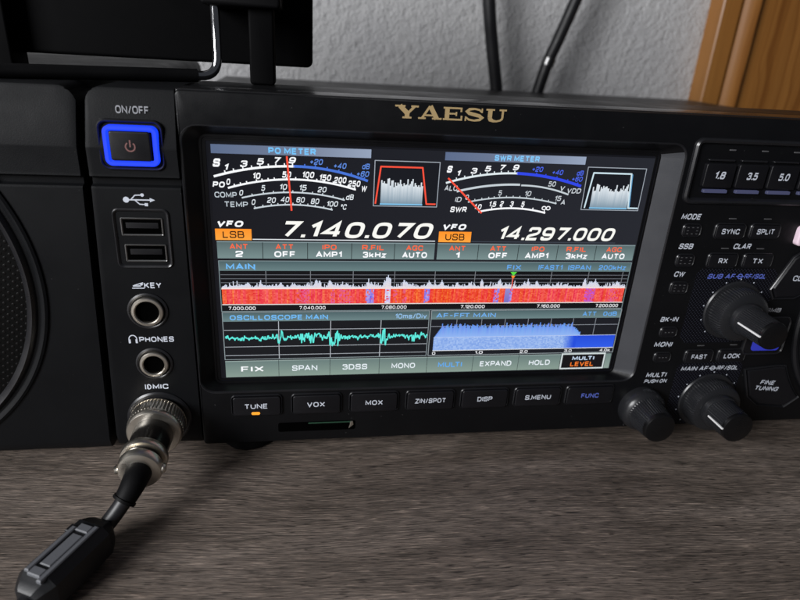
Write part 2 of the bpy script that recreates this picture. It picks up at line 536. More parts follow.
CAP = 1.0

def thing(name, label, cat, loc, group=None):
    o = bpy.data.objects.new(name, None)
    o.empty_display_size = 0.02
    C.objects.link(o); o.location = W(loc); o['_o'] = [float(q) for q in loc]
    o['label'] = label; o['category'] = cat
    if group: o['group'] = group
    return o

def tag(o, label, cat, group=None):
    o['label'] = label; o['category'] = cat
    if group: o['group'] = group
    return o

def lettering(body, x, y, z, h, parent, mat='text', width=None, shear=0.0, bold=0.012, anchor='c', rot=0.0, stretch=1.1):
    b = MB(); b.text(body, x, y, z, h, width, shear, bold, anchor, rot=rot, stretch=stretch)
    return b.build('lettering', mat, parent)

# =================================================================== SETTING
DESK = -76.0
b = MB()
b.box(-900, 1000, DESK - 25, DESK, -345, 420)
desk = tag(b.build('desk', 'desk'), 'dark weathered grey brown wooden desk top under the radio', 'desk')

b = MB()
b.box(-1300, 1500, -900, 1400, -460, -350)
wall = tag(b.build('wall', 'wall'), 'white plaster wall with rough texture behind the radio', 'wall')

door = thing('pine_door', 'orange brown varnished pine door with moulded frame at the right', 'door', (400, -700, -349))
def vstrip(prof, y0, y1):
    b = MB()
    b.loft([[(x, y, z) for x, z in prof] for y in (y0, y1)])
    return b
# profiles run counter-clockwise seen from above are closed loops in (X, Z)
vstrip([(315.5, -350), (315.5, -331), (316.5, -330), (332.5, -330), (333.5, -331), (334, -338), (334, -350)], -700, 1300).build('door_frame', 'pine', door)
vstrip([(336.5, -349), (336.5, -336), (337, -333), (340, -331), (346, -327), (349, -326.6), (350.6, -328), (351, -338), (351, -349)], -700, 1300).build('moulding', 'pine', door)
vstrip([(353.5, -349), (353.5, -337), (354.5, -335), (900, -335), (900, -349)], -700, 1300).build('door_panel', 'pine', door)

# =================================================================== TRANSCEIVER
radio = thing('transceiver', 'black desktop radio transceiver with a lit colour screen and knobs on a wooden desk', 'radio', (94, DESK, -150))

XL, XR = -116.0, 304.0
PT, PB = 60.0, -70.0
ZP = 5.0
# case behind the front
b = MB(); b.plate(XL + 6, XR - 3, -66, 45.5, 3, -322, -38, 0.5); b.build('case', 'case', radio)
# front panel with a rounded opening for the display
RX0, RX1, RY0, RY1 = -85.0, 87.5, -46.5, 49.5
b = MB()
outer = [rr(-86, XR, PB, PT, 2.4, -41.2, 1.4), rr(-86, XR, PB, PT, 2.4, -40.9, 0.8), rr(-86, XR, PB, PT, 2.4, -40.2, 0.2), rr(-86, XR, PB, PT, 2.4, -39.4), rr(-86, XR, PB, PT, 1.6, ZP - 0.8), rr(-86, XR, PB, PT, 1.6, ZP - 0.25, 0.25), rr(-86, XR, PB, PT, 1.6, ZP, 0.8),
         rr(RX0 - 0.5, RX1 + 0.5, RY0 - 0.5, RY1 + 0.5, 5.5, ZP), rr(RX0, RX1, RY0, RY1, 5, ZP - 0.4)]
b.loft(outer, True, False)
b.build('front_panel', 'panel', radio)
b = MB(); b.plate(-85.9, XR - 2.5, 59.0, 60.35, 0.5, -9.0, 3.6, 0.5); b.build('added_top_glint', 'gloss', radio)  # added glossy plate, mirrors the wall as a light line along the top
b = MB(); b.ring(RX0 - 0.7, RX1 + 0.7, RY0 - 0.7, RY1 + 0.7, 5.6, [(0, ZP - 0.05), (0.12, ZP + 0.14), (0.4, ZP + 0.12), (0.75, ZP - 0.4)]); b.build('added_edge_glint', 'rim', radio)  # added thin ring that draws the highlight along the recess outline
# left control strip: leaning upper band, ridge, groove, lower face
prof = [(PT - 1.0, 3.0), (PT - 0.2, 2.4)]
prof = [(60.0, -40), (60.0, 2.2), (59.6, 2.9), (58.8, 3.3), (42.6, 6.6), (42.0, 6.6), (34.4, 5.6), (33.4, 5.7), (33.0, 5.3), (32.4, 3.2), (30.4, 3.0), (29.9, 4.6), (29.3, 5.0),
        (-64, 5.0), (-69, 3.2), (-70, 2.0), (-70, -40)]
b = MB()
rings = []
rad = 6.0
for x in [-116 + rad * (1 - math.cos(math.radians(t))) for t in (0, 15, 30, 45, 60, 75, 90)] + [-86.35]:
    d = max(0.0, rad - (x + 116)); top = 60 - (rad - math.sqrt(max(rad * rad - d * d, 0)))
    ins = 0.0
    lx = x
    rings.append([(lx + (3.7 + (y - 60) * 0.0395) * (-86.35 - lx) / 29.65, min(y, top), z - (0.6 if x < -115.9 else 0.15 if x < -115.6 else 0) * (1 if z > -39 else 0)) for y, z in prof])
b.loft(rings)
b.build('side_panel', 'side', radio)
# display bezel: recess walls of one plastic, light painted into the grey right wall
b = MB()
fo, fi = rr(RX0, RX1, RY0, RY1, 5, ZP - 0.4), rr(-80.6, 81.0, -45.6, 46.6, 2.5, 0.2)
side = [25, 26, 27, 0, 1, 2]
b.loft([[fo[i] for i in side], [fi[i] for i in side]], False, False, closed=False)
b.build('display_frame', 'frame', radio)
b = MB(); rest = list(range(2, 26)); rg = []
for k in range(9):
    t = k / 8; dz = 0.12 if k % 2 else 0.0
    rg.append([tuple(np.array(fo[i]) * (1 - t) + np.array(fi[i]) * t + np.array((0, 0, -dz))) for i in rest])
b.loft(rg, False, False, closed=False)
b.build('ridged_surround', 'recess', radio)
b = MB()
for k, (i, z) in enumerate(((0, 0.25), (0.7, 0.25), (1.0, -0.1), (1.5, -0.1))):
    pass
b.ring(-80.6, 81.0, -45.6, 46.6, 2.5, [(0, 0.2), (0.7, 0.2), (0.8, 0.0), (1.3, 0.0), (1.4, 0.18), (2.0, 0.18), (2.1, -0.05), (2.6, -0.05), (2.7, -0.2), (4.4, -0.2)])
b.build('inner_bezel', 'recess', radio)

# ------------------------------------------------------------------ LCD
SX = lambda u: u - 77.0
SY = lambda v: 43.5 - v
def L(r, g, b_): return lin(r, g, b_)
WHITE = L(250, 252, 255); TEXT = L(232, 240, 246); BLUE = L(70, 120, 225); LBLUE = L(112, 186, 246)
RED = L(250, 82, 60); ORANGE = L(255, 148, 38); OTXT = L(255, 104, 62); BG = L(24, 26, 33); CYAN = L(96, 235, 222)
ZL = [0.02 * k for k in range(30)]
class UI(MB):
    def rect(s, u0, v0, u1, v1, col, lay, col2=None):
        z = ZL[lay]
        c = col if col2 is None else [col2, col2, col, col]
        s.add([(SX(u0), SY(v1), z), (SX(u1), SY(v1), z), (SX(u1), SY(v0), z), (SX(u0), SY(v0), z)], [[0, 1, 2, 3]], 0, c)
    def hgrad(s, u0, v0, u1, v1, c0, c1, lay):
        z = ZL[lay]
        s.add([(SX(u0), SY(v1), z), (SX(u1), SY(v1), z), (SX(u1), SY(v0), z), (SX(u0), SY(v0), z)], [[0, 1, 2, 3]], 0, [c0, c1, c1, c0])
    def poly(s, pts, col, lay):
        a = sum(pts[i - 1][0] * pts[i][1] - pts[i][0] * pts[i - 1][1] for i in range(len(pts)))
        if a > 0: pts = pts[::-1]
        s.add([(SX(u), SY(v), ZL[lay]) for u, v in pts], [list(range(len(pts)))], 0, col)
    def line(s, pts, w, col, lay):
        for (a, b_), (c, d) in zip(pts, pts[1:]):
            l = math.hypot(c - a, d - b_) or 1e-6
            nx, ny = -(d - b_) / l * w / 2, (c - a) / l * w / 2
            e = w * 0.25 / l; ex, ey = (c - a) * e, (d - b_) * e
            s.poly([(a - ex + nx, b_ - ey + ny), (c + ex + nx, d + ey + ny), (c + ex - nx, d + ey - ny), (a - ex - nx, b_ - ey - ny)], col, lay)
    def t(s, body, u, v, h, col, lay=8, width=None, shear=0.0, bold=0.02, anchor='c', stretch=1.15):
        s.text(body, SX(u), SY(v), ZL[lay], h, width, shear, bold, anchor, 0, col, stretch)
    def arc(s, pts, w, col, lay, n=28):
        u = np.array([p[0] for p in pts]); v = np.array([p[1] for p in pts])
        k = np.polyfit(u, v, 2)
        us = np.linspace(u[0], u[-1], n)
        s.line([(float(a), float(np.polyval(k, a))) for a in us], w, col, lay)
        return k
    def ticks(s, k, us, ln, w, col, lay):
        for a in us:
            v = float(np.polyval(k, a)); sl = 2 * k[0] * a + k[1]
            q = math.hypot(sl, 1); dx, dy = sl / q, -1 / q
            s.line([(a, v), (a + dx * ln, v + dy * ln)], w, col, lay)
    def done(s, name): return s.build(name, 'lcd', screen, sharp=180)

u = UI()
u.rect(-1.8, -1.2, 157.8, 88.6, L(15, 16, 21), 0)
u.hgrad(-0.6, -0.3, 156.0, 87.3, L(18, 19, 25), L(36, 38, 45), 1)
screen = u.build('screen', 'lcd', radio, sharp=180)

def header(u, u0, u1, v0, v1, lay=3, c0=(92, 108, 140), c1=(112, 124, 148), c2=(150, 164, 188)):
    mid = (u0 + u1) / 2
    u.hgrad(u0, v0, mid, v1, L(*c0), L(*c1), lay); u.hgrad(mid, v0, u1, v1, L(*c1), L(*c2), lay)

def fnum(a): return a
# ---- main meter
u = UI()
header(u, 0, 52.2, 0, 2.9)
u.t('PO METER', 26, 1.45, 2.1, L(118, 196, 250), 8, 15.5, 0, 0.045)
u.t('S', 1.6, 5.9, 2.7, WHITE, 8, 2.8, 0.25, 0.05)
for s_, a, v in (('1', 4.5, 7.3), ('3', 10.3, 6.0), ('5', 15.7, 5.1), ('7', 20.9, 4.6), ('9', 26.0, 4.4)):
    u.t(s_, a, v, 2.1, WHITE, 8, None, 0.25, 0.03)
for s_, a, v, w in (('+20', 33.9, 4.7, 4.6), ('+40', 41.8, 5.8, 4.6), ('dB', 50.6, 5.7, 2.8), ('+60', 49.6, 8.3, 4.6)):
    u.t(s_, a, v, 1.9, L(96, 140, 225), 8, w, 0.25, 0.02)
k = u.arc([(0.6, 10.4), (10.5, 7.9), (24.4, 6.5), (26.4, 6.4)], 0.75, WHITE, 5)
u.ticks(k, [4.2, 7, 10, 12.8, 15.5, 18.2, 20.6, 23.4, 26], 0.9, 0.4, WHITE, 5)
k2 = u.arc([(26.4, 6.4), (37.5, 7.2), (51.2, 10.6)], 0.85, L(72, 116, 215), 5)
u.ticks(k2, [30, 33.5, 37.4, 41.3, 45.5, 50], 0.8, 0.4, L(72, 116, 215), 5)
u.t('PO', 1.9, 13.1, 2.0, WHITE, 8, 4.2, 0.2, 0.04)
for s_, a, v, w in (('0', 5.0, 12.1, 1.5), ('10', 14.2, 9.9, 2.9), ('50', 24.1, 9.2, 3.2), ('100', 31.2, 9.1, 4.3), ('150', 36.9, 9.9, 4.3), ('200', 42.0, 10.6, 4.4), ('250', 46.8, 11.7, 4.4), ('W', 50.2, 13.3, 2.2)):
    u.t(s_, a, v, 2.1, WHITE, 8, w, 0.25, 0.035)
k = u.arc([(4.9, 14.2), (15.4, 11.6), (25.4, 10.8), (35.5, 11.4), (47.2, 13.7)], 0.65, WHITE, 5)
u.ticks(k, [7, 9, 11, 14.2, 16, 18, 20, 24, 27, 31, 34, 36.6, 39.5, 42, 44.5, 46.8], 0.7, 0.4, WHITE, 5)
u.t('COMP', 3.9, 16.5, 1.9, L(196, 206, 214), 8, 7.2, 0, 0.015)
for s_, a, v, w in (('0', 9.0, 15.7, 1.5), ('5', 16.3, 13.9, 1.5), ('10', 22.9, 13.4, 2.8), ('15', 29.4, 13.5, 2.9), ('20', 35.9, 14.0, 3.2), ('dB', 45.4, 16.4, 2.9)):
    u.t(s_, a, v, 1.9, TEXT, 8, w, 0.25, 0.015)
k = u.arc([(9.2, 17.4), (23.3, 15.3), (35.5, 15.8), (43.5, 17.5)], 0.5, L(205, 215, 222), 5)
u.ticks(k, [12.6, 16.3, 19.6, 23, 26, 29.3, 32.6, 36, 39.5, 43], 0.6, 0.35, L(205, 215, 222), 5)
u.t('TEMP', 7.4, 19.7, 1.9, L(196, 206, 214), 8, 7.2, 0, 0.015)
for s_, a, v, w in (('0', 12.9, 18.8, 1.5), ('20', 18.9, 18.0, 3.1), ('40', 23.4, 17.7, 3.1), ('60', 28.6, 17.7, 3.1), ('80', 33.5, 18.1, 3.1), ('100', 39.4, 18.9, 4.2), ('°C', 43.3, 19.9, 2.2)):
    u.t(s_, a, v, 1.9, TEXT, 8, w, 0.25, 0.015)
k = u.arc([(13.0, 21.0), (24.3, 19.5), (39.4, 21.0)], 0.5, L(205, 215, 222), 5)
u.ticks(k, [13.4, 16, 18.8, 21, 23.4, 26, 28.5, 31, 33.5, 36.4, 39], 0.6, 0.35, L(205, 215, 222), 5)
u.line([(24.2, 3.3), (25.5, 21.4)], 0.62, RED, 10)
u.done('signal_meter')

# ---- sub meter
u = UI()
header(u, 77.8, 129.3, 0, 2.8)
u.t('SWR METER', 103.7, 1.4, 2.0, L(130, 200, 250), 8, 16.5, 0, 0.045)
u.t('S', 79.8, 5.8, 2.4, WHITE, 8, 2.2, 0.25, 0.05)
for s_, a, v in (('1', 83.0, 7.1), ('3', 88.6, 6.1), ('5', 93.6, 5.2), ('7', 98.6, 4.7), ('9', 103.7, 4.5)):
    u.t(s_, a, v, 2.0, WHITE, 8, None, 0.25, 0.03)
for s_, a, v, w in (('+20', 111.7, 4.9, 4.4), ('+40', 119.4, 5.8, 4.4), ('dB', 128.0, 5.8, 2.8), ('+60', 127.2, 8.0, 4.4)):
    u.t(s_, a, v, 1.8, L(76, 104, 235), 8, w, 0.25, 0.02)
k = u.arc([(79.0, 10.6), (91.4, 7.6), (104.4, 6.6)], 0.7, L(225, 236, 240), 5)
u.ticks(k, [82.6, 85.5, 88.2, 91, 93.4, 96, 98.5, 101, 103.4], 0.8, 0.38, L(225, 236, 240), 5)
k = u.arc([(104.4, 6.6), (116.8, 7.7), (128.9, 10.5)], 1.0, L(50, 72, 230), 5)
u.ticks(k, [111.5, 115, 119.3, 123.5, 127.5], 0.8, 0.4, L(50, 72, 230), 5)
u.t('ALC', 80.9, 12.4, 1.9, L(205, 212, 218), 8, 4.6, 0.15, 0.02)
u.arc([(83.2, 13.5), (94.1, 11.3), (105.8, 10.6)], 0.75, L(198, 208, 214), 5)
u.arc([(106.6, 10.8), (116.4, 11.6), (124.7, 13.7)], 0.6, L(198, 208, 214), 5)
for s_, a, v, w in (('50', 118.0, 10.0, 3.0), ('V', 122.4, 11.5, 1.6), ('VDD', 127.0, 12.3, 5.2), ('ID', 83.9, 16.4, 2.6), ('0', 87.0, 15.5, 1.4), ('5', 99.0, 13.7, 1.5), ('10', 109.4, 13.7, 2.7), ('15', 121.1, 15.2, 2.8), ('A', 123.4, 16.6, 1.8)):
    u.t(s_, a, v, 1.85, L(205, 212, 218), 8, w, 0.2, 0.015)
k = u.arc([(87.6, 17.3), (99.0, 15.3), (109.1, 15.6), (120.7, 17.1)], 0.5, L(198, 208, 214), 5)
u.ticks(k, [90, 92.5, 95, 97, 99, 101.5, 104, 106.5, 109, 112, 115, 117.5, 120.4], 0.6, 0.33, L(198, 208, 214), 5)
u.t('SWR', 84.3, 20.0, 2.0, WHITE, 8, 6.2, 0.15, 0.03)
for s_, a, v, w in (('1.0', 91.3, 18.9, 3.0), ('1.5', 96.7, 17.8, 3.0), ('2', 100.1, 17.6, 1.5), ('3', 103.9, 17.6, 1.5), ('5', 108.1, 17.6, 1.5)):
    u.t(s_, a, v, 1.95, WHITE, 8, w, 0.25, 0.03)
for a0 in (116.3, 117.9):
    u.line([(a0 + 0.75 * math.cos(t * PI / 6), 18.9 + 0.62 * math.sin(t * PI / 6)) for t in range(13)], 0.35, WHITE, 8)
k = u.arc([(91.9, 20.7), (104.0, 19.2), (116.9, 20.7)], 0.65, WHITE, 5)
u.ticks(k, [96.6, 100, 103.8, 108, 112, 116.5], 0.8, 0.36, WHITE, 5)
u.line([(79.6, 9.0), (92.8, 21.1)], 0.62, RED, 10)
u.done('signal_meter')

# ---- filter graphs
rnd = random.Random(3)
def filt(u0, u1, v0, v1, tr, f0, f1, ftop, colr, edge):
    u = UI()
    u.rect(u0, v0, u1, v1, L(20, 22, 28), 3)
    u.line([(u0, v0), (u1, v0), (u1, v1), (u0, v1), (u0, v0)], 0.28, L(160, 168, 178), 4)
    n = 34
    for i in range(n):
        a = f0 + (f1 - f0) * i / n; b_ = f0 + (f1 - f0) * (i + 1) / n
        top = ftop + rnd.uniform(-0.9, 2.2)
        u.rect(a, top, b_ + 0.02, v1 - 0.7, L(222, 230, 236), 5, L(120, 146, 164))
    u.line([(f0, v1 - 0.7), (f1, v1 - 0.7)], 0.5, L(130, 195, 235), 6)
    u.line(tr, 0.55, colr, 7)
    if edge: u.line([(a + 0.5, b_ + 0.25) for a, b_ in tr[2:4]], 0.3, edge, 6)
    u.done('filter_graph')
filt(53.6, 76.2, 3.6, 19.3, [(54.3, 18.4), (55.7, 5.6), (70.2, 5.6), (72.4, 18.3), (75.6, 18.3)], 56.0, 70.8, 10.4, RED, None)
filt(130.7, 153.4, 3.6, 19.2, [(131.9, 18.4), (133.2, 5.6), (147.9, 5.6), (149.2, 18.3), (153.0, 18.3)], 133.9, 148.6, 10.2, L(205, 228, 238), L(96, 160, 205))

# ---- frequency readouts
def freq(u0, vfo, box, mode, f0, f1, s_, h, vc, lncol):
    u = UI()
    u.t('VFO', vfo, 26.5, 2.2, WHITE, 8, 8.6, 0.25, 0.05)
    u.rect(box[0], 28.3, box[1], 32.3, ORANGE, 4, L(255, 166, 62))
    u.t(mode, (box[0] + box[1]) / 2, 30.3, 2.5, L(48, 24, 6), 8, 7.2, 0, 0.012)
    u.t(s_, (f0 + f1) / 2, vc, h, L(250, 250, 244), 8, f1 - f0, 0.28, 0.025)
    u.line([(box[1] + 0.4, 31.95), (f1 + 0.3, 31.95)], 0.34, lncol, 5)
    u.done('frequency_readout')
freq(0, 5.2, (-0.3, 11.8), 'LSB', 21.0, 76.3, '7.140.070', 5.9, 28.2, L(225, 230, 235))
freq(77.8, 83.8, (77.9, 90.0), 'USB', 99.7, 146.6, '14.297.000', 5.1, 28.7, L(60, 66, 76))

# ---- status rows
def status(u0, u1, seps, tops, bots):
    u = UI()
    u.rect(u0, 32.8, u1, 39.0, L(86, 104, 106), 3, L(120, 142, 142))
    u.rect(u0, 32.7, u1, 33.1, L(128, 146, 150), 4)
    for a in seps: u.line([(a, 33.1), (a, 38.9)], 0.24, L(36, 44, 46), 5)
    for (s_, w), a in zip((('ANT', 6), ('ATT', 6), ('IPO', 5), ('R.FIL', 8), ('AGC', 6)), tops): u.t(s_, a, 34.6, 1.95, OTXT, 8, w, 0, 0.025)
    for (s_, w), a in zip(bots[0], bots[1]): u.t(s_, a, 37.3, 2.25, WHITE, 8, w, 0, 0.035)
    u.done('status_bar')
status(0, 76.8, (15.4, 30.9, 46.5, 62.0), (7.4, 23.0, 38.6, 54.2, 69.4), ((('2', 2.6), ('OFF', 7.4), ('AMP1', 9), ('3kHz', 8.4), ('AUTO', 9)), (7.4, 23.0, 38.5, 54.8, 69.6)))
status(77.8, 155.6, (93.3, 108.8, 124.3, 139.7), (85.4, 101.0, 116.5, 131.8, 147.2), ((('1', 1.6), ('OFF', 7.4), ('AMP1', 9), ('3kHz', 8.6), ('AUTO', 9.2)), (85.6, 101.1, 116.4, 132.3, 147.4)))

# ---- spectrum scope
u = UI()
u.rect(0.2, 39.9, 155.6, 59.2, L(12, 13, 16), 2)
u.rect(0.2, 40.0, 155.6, 43.6, L(76, 98, 102), 3, L(104, 128, 130))
u.line([(0.2, 39.9), (155.6, 39.9), (155.6, 59.3), (0.2, 59.3), (0.2, 39.9)], 0.28, L(120, 136, 140), 4)
u.t('MAIN', 7.6, 42.0, 2.2, LBLUE, 8, 10, 0, 0.035)
for s_, a, w in (('FIX', 108.1, 5.6), ('|FAST1', 122.6, 9.6), ('|SPAN', 134.4, 9.2), ('200kHz', 148.0, 11.2)):
    u.t(s_, a, 41.95, 2.0, L(100, 168, 238), 8, w, 0, 0.018)
for a in (16.2, 31.9, 47.3, 62.6, 77.8, 93.2, 108.0, 123.5, 138.7, 152.9): u.line([(a, 43.7), (a, 50)], 0.25, L(120, 124, 130), 4)
for v in (45.1, 46.6, 48.1): u.line([(0.6, v), (155.2, v)], 0.2, L(112, 116, 124), 4)
rnd = random.Random(11)
peaks = {0.338: 3.2, 0.345: 2.2, 0.383: 4.7, 0.386: 5.2, 0.389: 4.4, 0.424: 3.4, 0.43: 2.4, 0.482: 3.2, 0.486: 2.6, 0.16: 2.0, 0.165: 1.6, 0.662: 3.6, 0.666: 2.4, 0.68: 2.0, 0.285: 2.0, 0.9: 2.2, 0.905: 2.9, 0.91: 2.6, 0.915: 3.0, 0.92: 2.2, 0.975: 2.6, 0.98: 2.2, 0.968: 1.6}
prnd = random.Random(21)
for _ in range(26): peaks[round(prnd.uniform(0.02, 0.99), 4)] = prnd.uniform(1.2, 3.6)
n = 470
for i in range(n):
    f = i / n; a = 0.7 + 154.3 * f
    hgt = abs(rnd.gauss(0.35, 0.5)) + 0.35 + 0.5 * math.sin(f * 40) ** 2 + (rnd.random() < 0.06) * rnd.uniform(0.5, 1.6)
    for pf, ph in peaks.items():
        if abs(f - pf) < 0.0045: hgt = max(hgt, min(5.9, ph * 1.25 * rnd.uniform(0.7, 1.0) * (1 - abs(f - pf) / 0.009)))
    u.rect(a, 50.3 - hgt, a + 154.3 / n * 0.92, 50.4, L(208, 220, 242), 6, L(240, 228, 232))
# waterfall
cols = {}
stre = [(0.25, 0.26, 'p'), (0.27, 0.30, 'p'), (0.335, 0.352, 'b'), (0.381, 0.392, 'w'), (0.40, 0.41, 'p'), (0.424, 0.432, 'p'), (0.478, 0.49, 'b'), (0.655, 0.668, 'b'), (0.688, 0.70, 'b'), (0.17, 0.2, 'p'), (0.895, 0.92, 'v'), (0.96, 0.985, 'p')]
ncol, nrow = 300, 12
for i in range(ncol):
    f = (i + 0.5) / ncol
    kind = None
    for s0, s1, kk in stre:
        if s0 <= f <= s1: kind = kk
    cb = rnd.uniform(-18, 18); hue = rnd.uniform(-1, 1)
    for j in range(nrow):
        q = rnd.uniform(-26, 26) + cb
        c = (238 + q * 0.35, 80 + q * 1.0 + 14 * hue, 62 + q * 0.6 - 16 * hue + 14 * math.sin(f * 9))
        pr = rnd.random()
        if kind == 'p' and pr < 0.45: c = (228, 92, 130 + q)
        if kind == 'v' and pr < 0.7: c = (196, 84, 190 + q)
        if kind == 'b' and pr < 0.8: c = (150 + q, 130 + q, 226)
        if kind == 'w' and pr < 0.92: c = (216 + q * 0.6, 206 + q, 236)
        c = [min(max(x, 0), 255) for x in c]
        a0 = 0.7 + 154.3 * i / ncol; v0 = 50.5 + 5.9 * j / nrow
        u.rect(a0, v0, a0 + 154.3 / ncol, v0 + 5.9 / nrow, L(*c), 5)
u.line([(0.6, 50.45), (155.3, 50.45)], 0.3, L(250, 226, 220), 7)
u.line([(0.6, 56.6), (155.3, 56.6)], 0.35, L(238, 226, 222), 7)
for s_, a in (('7.000.000', 7.4), ('7.040.000', 32.6), ('7.080.000', 63.0), ('7.120.000', 93.6), ('7.160.000', 124.3), ('7.200.000', 148.9)):
    u.t(s_, a, 58.05, 1.35, L(235, 235, 238), 8, 9.6, 0, 0.02)
u.poly([(106.9, 43.8), (109.5, 43.8), (108.2, 45.4)], L(90, 220, 70), 10)
u.poly([(107.4, 45.3), (109.0, 45.3), (108.2, 46.9)], L(250, 150, 50), 9)
u.line([(108.2, 46), (108.2, 50.4)], 0.32, L(245, 80, 60), 10)
u.rect(105.8, 50.6, 107.7, 56.4, L(150, 140, 205), 7, L(120, 110, 190))
u.done('spectrum_scope')

# ---- oscilloscope
u = UI()
u.rect(0.3, 59.7, 76.9, 79.0, L(20, 22, 26), 2)
u.rect(0.3, 59.9, 76.9, 63.4, L(76, 98, 102), 3, L(108, 132, 134))
u.line([(0.3, 59.7), (76.9, 59.7), (76.9, 79.1), (0.3, 79.1), (0.3, 59.7)], 0.26, L(140, 152, 156), 4)
u.t('OSCILLOSCOPE MAIN', 20.6, 61.8, 2.0, LBLUE, 8, 35.5, 0, 0.03)
u.t('10ms/Div', 69.8, 61.8, 2.0, L(150, 196, 240), 8, 12.2, 0, 0.012)
for a in (20.2, 39.4, 58.4): u.line([(a, 63.5), (a, 78.9)], 0.24, L(190, 196, 204), 4)
for v in (66.9, 73.8, 77.4): u.line([(0.6, v), (76.6, v)], 0.22, L(176, 182, 190), 4)
u.line([(0.6, 70.3), (76.6, 70.3)], 0.15, L(90, 110, 116), 4)
rnd = random.Random(5)
pts = []; y = 0
for i in range(430):
    f = i / 429; a = 0.9 + 75.7 * f
    env = 0.55
    for c0, s0, am in ((0.26, 0.015, 1.3), (0.42, 0.03, 1.0), (0.5, 0.03, 1.5), (0.535, 0.02, 2.6), (0.78, 0.022, 2.4), (0.37, 0.015, 1.2), (0.93, 0.04, 0.7)):
        env += am * math.exp(-((f - c0) / s0) ** 2)
    y = 0.45 * y + rnd.gauss(0, 0.74) * env
    yy = y
    if abs(f - 0.523) < 0.004: yy = 3.4 * rnd.uniform(.6, 1)
    if abs(f - 0.541) < 0.004: yy = -2.6 * rnd.uniform(.5, 1)
    if abs(f - 0.765) < 0.003: yy = 3.4 * rnd.uniform(.6, 1)
    if abs(f - 0.778) < 0.003: yy = -3.2 * rnd.uniform(.6, 1)
    pts.append((a, 70.2 + max(min(yy, 3.8), -3.6)))
u.line(pts, 0.42, CYAN, 6)
u.done('oscilloscope_graph')

# ---- audio spectrum
u = UI()
u.rect(77.7, 59.7, 155.8, 79.0, L(24, 26, 32), 2)
u.rect(77.7, 59.9, 155.8, 63.4, L(76, 98, 102), 3, L(108, 132, 134))
u.line([(77.7, 59.7), (155.8, 59.7), (155.8, 79.1), (77.7, 79.1), (77.7, 59.7)], 0.26, L(150, 160, 164), 4)
u.t('AF-FFT MAIN', 91.6, 61.7, 1.9, L(112, 176, 240), 8, 23.5, 0, 0.015)
u.t('ATT', 142.4, 61.6, 1.9, L(100, 170, 240), 8, 5.6, 0, 0.015)
u.t('0dB', 151.1, 61.6, 1.9, L(100, 170, 240), 8, 5.8, 0, 0.015)
for a in (88, 98, 107.5, 117, 126.6, 136, 145.5): u.line([(a, 63.5), (a, 71)], 0.22, L(140, 146, 156), 4)
for v in (66.4,): u.line([(78, v), (155.5, v)], 0.2, L(150, 156, 166), 4)
rnd = random.Random(8)
n = 170
for i in range(n):
    f = i / n; a = 79.4 + 60.5 * f
    if f < 0.045: top = 71 - 4.5 * f / 0.045
    elif f > 0.93: top = 66.6 + (f - 0.93) * 46 + rnd.uniform(-0.3, 0.4)
    else: top = 66.1 + 0.55 * math.sin(i * 1.3) + rnd.uniform(-0.5, 0.9)
    c1 = L(100 + rnd.uniform(-10, 10), 146 + rnd.uniform(-10, 10), 234)
    u.rect(a, top, a + 60.5 / n + 0.02, 71.2, c1, 5, L(146, 182, 242))
ncol, nrow = 96, 12
for i in range(ncol):
    for j in range(nrow):
        q = rnd.uniform(-20, 20)
        a0 = 79.4 + 59.4 * i / ncol; v0 = 71.2 + 5.6 * j / nrow
        fade = max(0, min(1, (i - 86) / 8))
        c = (146 + q, 178 + q * 0.8, 236 + q * 0.3); d = (36, 78, 220)
        u.rect(a0, v0, a0 + 59.4 / ncol, v0 + 5.6 / nrow, L(*[x * (1 - fade) + y_ * fade for x, y_ in zip(c, d)]), 5)
u.rect(138.8, 71.2, 155.4, 76.8, L(34, 74, 214), 5, L(46, 92, 232))
u.line([(79.4, 71.15), (155.4, 71.15)], 0.22, L(190, 205, 240), 6)
u.line([(79.4, 76.95), (155.4, 76.95)], 0.3, L(228, 232, 238), 6)
for s_, a in (('0', 79.9), ('1.0', 98.3), ('2.0', 117.1), ('3.0', 136.0), ('4.0k', 152.2)):
    u.t(s_, a, 78.1, 1.3, L(236, 238, 242), 8, 1.3 if s_ == '0' else 3.2 if s_ != '4.0k' else 4.6, 0, 0.02)
u.done('audio_spectrum_graph')

# ---- soft keys along the bottom of the display
kx = [0.3, 20.0, 39.4, 58.6, 77.6, 96.4, 115.5, 133.6]
for i, (s_, w, c) in enumerate((('FIX', 8.4, WHITE), ('SPAN', 9.6, TEXT), ('3DSS', 9.6, TEXT), ('MONO', 9.4, TEXT), ('MULTI', 9.8, L(96, 170, 240)), ('EXPAND', 13.2, TEXT), ('HOLD', 9.0, TEXT))):
    u = UI()
    u.rect(kx[i], 79.8, kx[i + 1] - 0.15, 86.7, L(104, 124, 122), 3, L(136, 156, 146))
    u.rect(kx[i], 79.7, kx[i + 1] - 0.15, 80.05, L(146, 164, 160), 4)
    u.t(s_, (kx[i] + kx[i + 1]) / 2, 83.3, 2.35, c, 8, w, 0, 0.02)
    u.done('touch_key')
u = UI()
u.rect(133.7, 79.4, 153.0, 86.8, L(214, 224, 224), 3)
u.rect(134.3, 80.0, 152.4, 86.2, L(18, 16, 18), 4)
u.t('MULTI', 143.4, 81.7, 1.8, L(206, 224, 246), 8, 9.6, 0, 0.03)
u.t('LEVEL', 143.3, 84.4, 2.1, L(255, 128, 44), 8, 10.2, 0, 0.02)
u.rect(153.2, 79.8, 155.6, 86.7, L(112, 132, 128), 3, L(140, 158, 150))
u.done('touch_key')

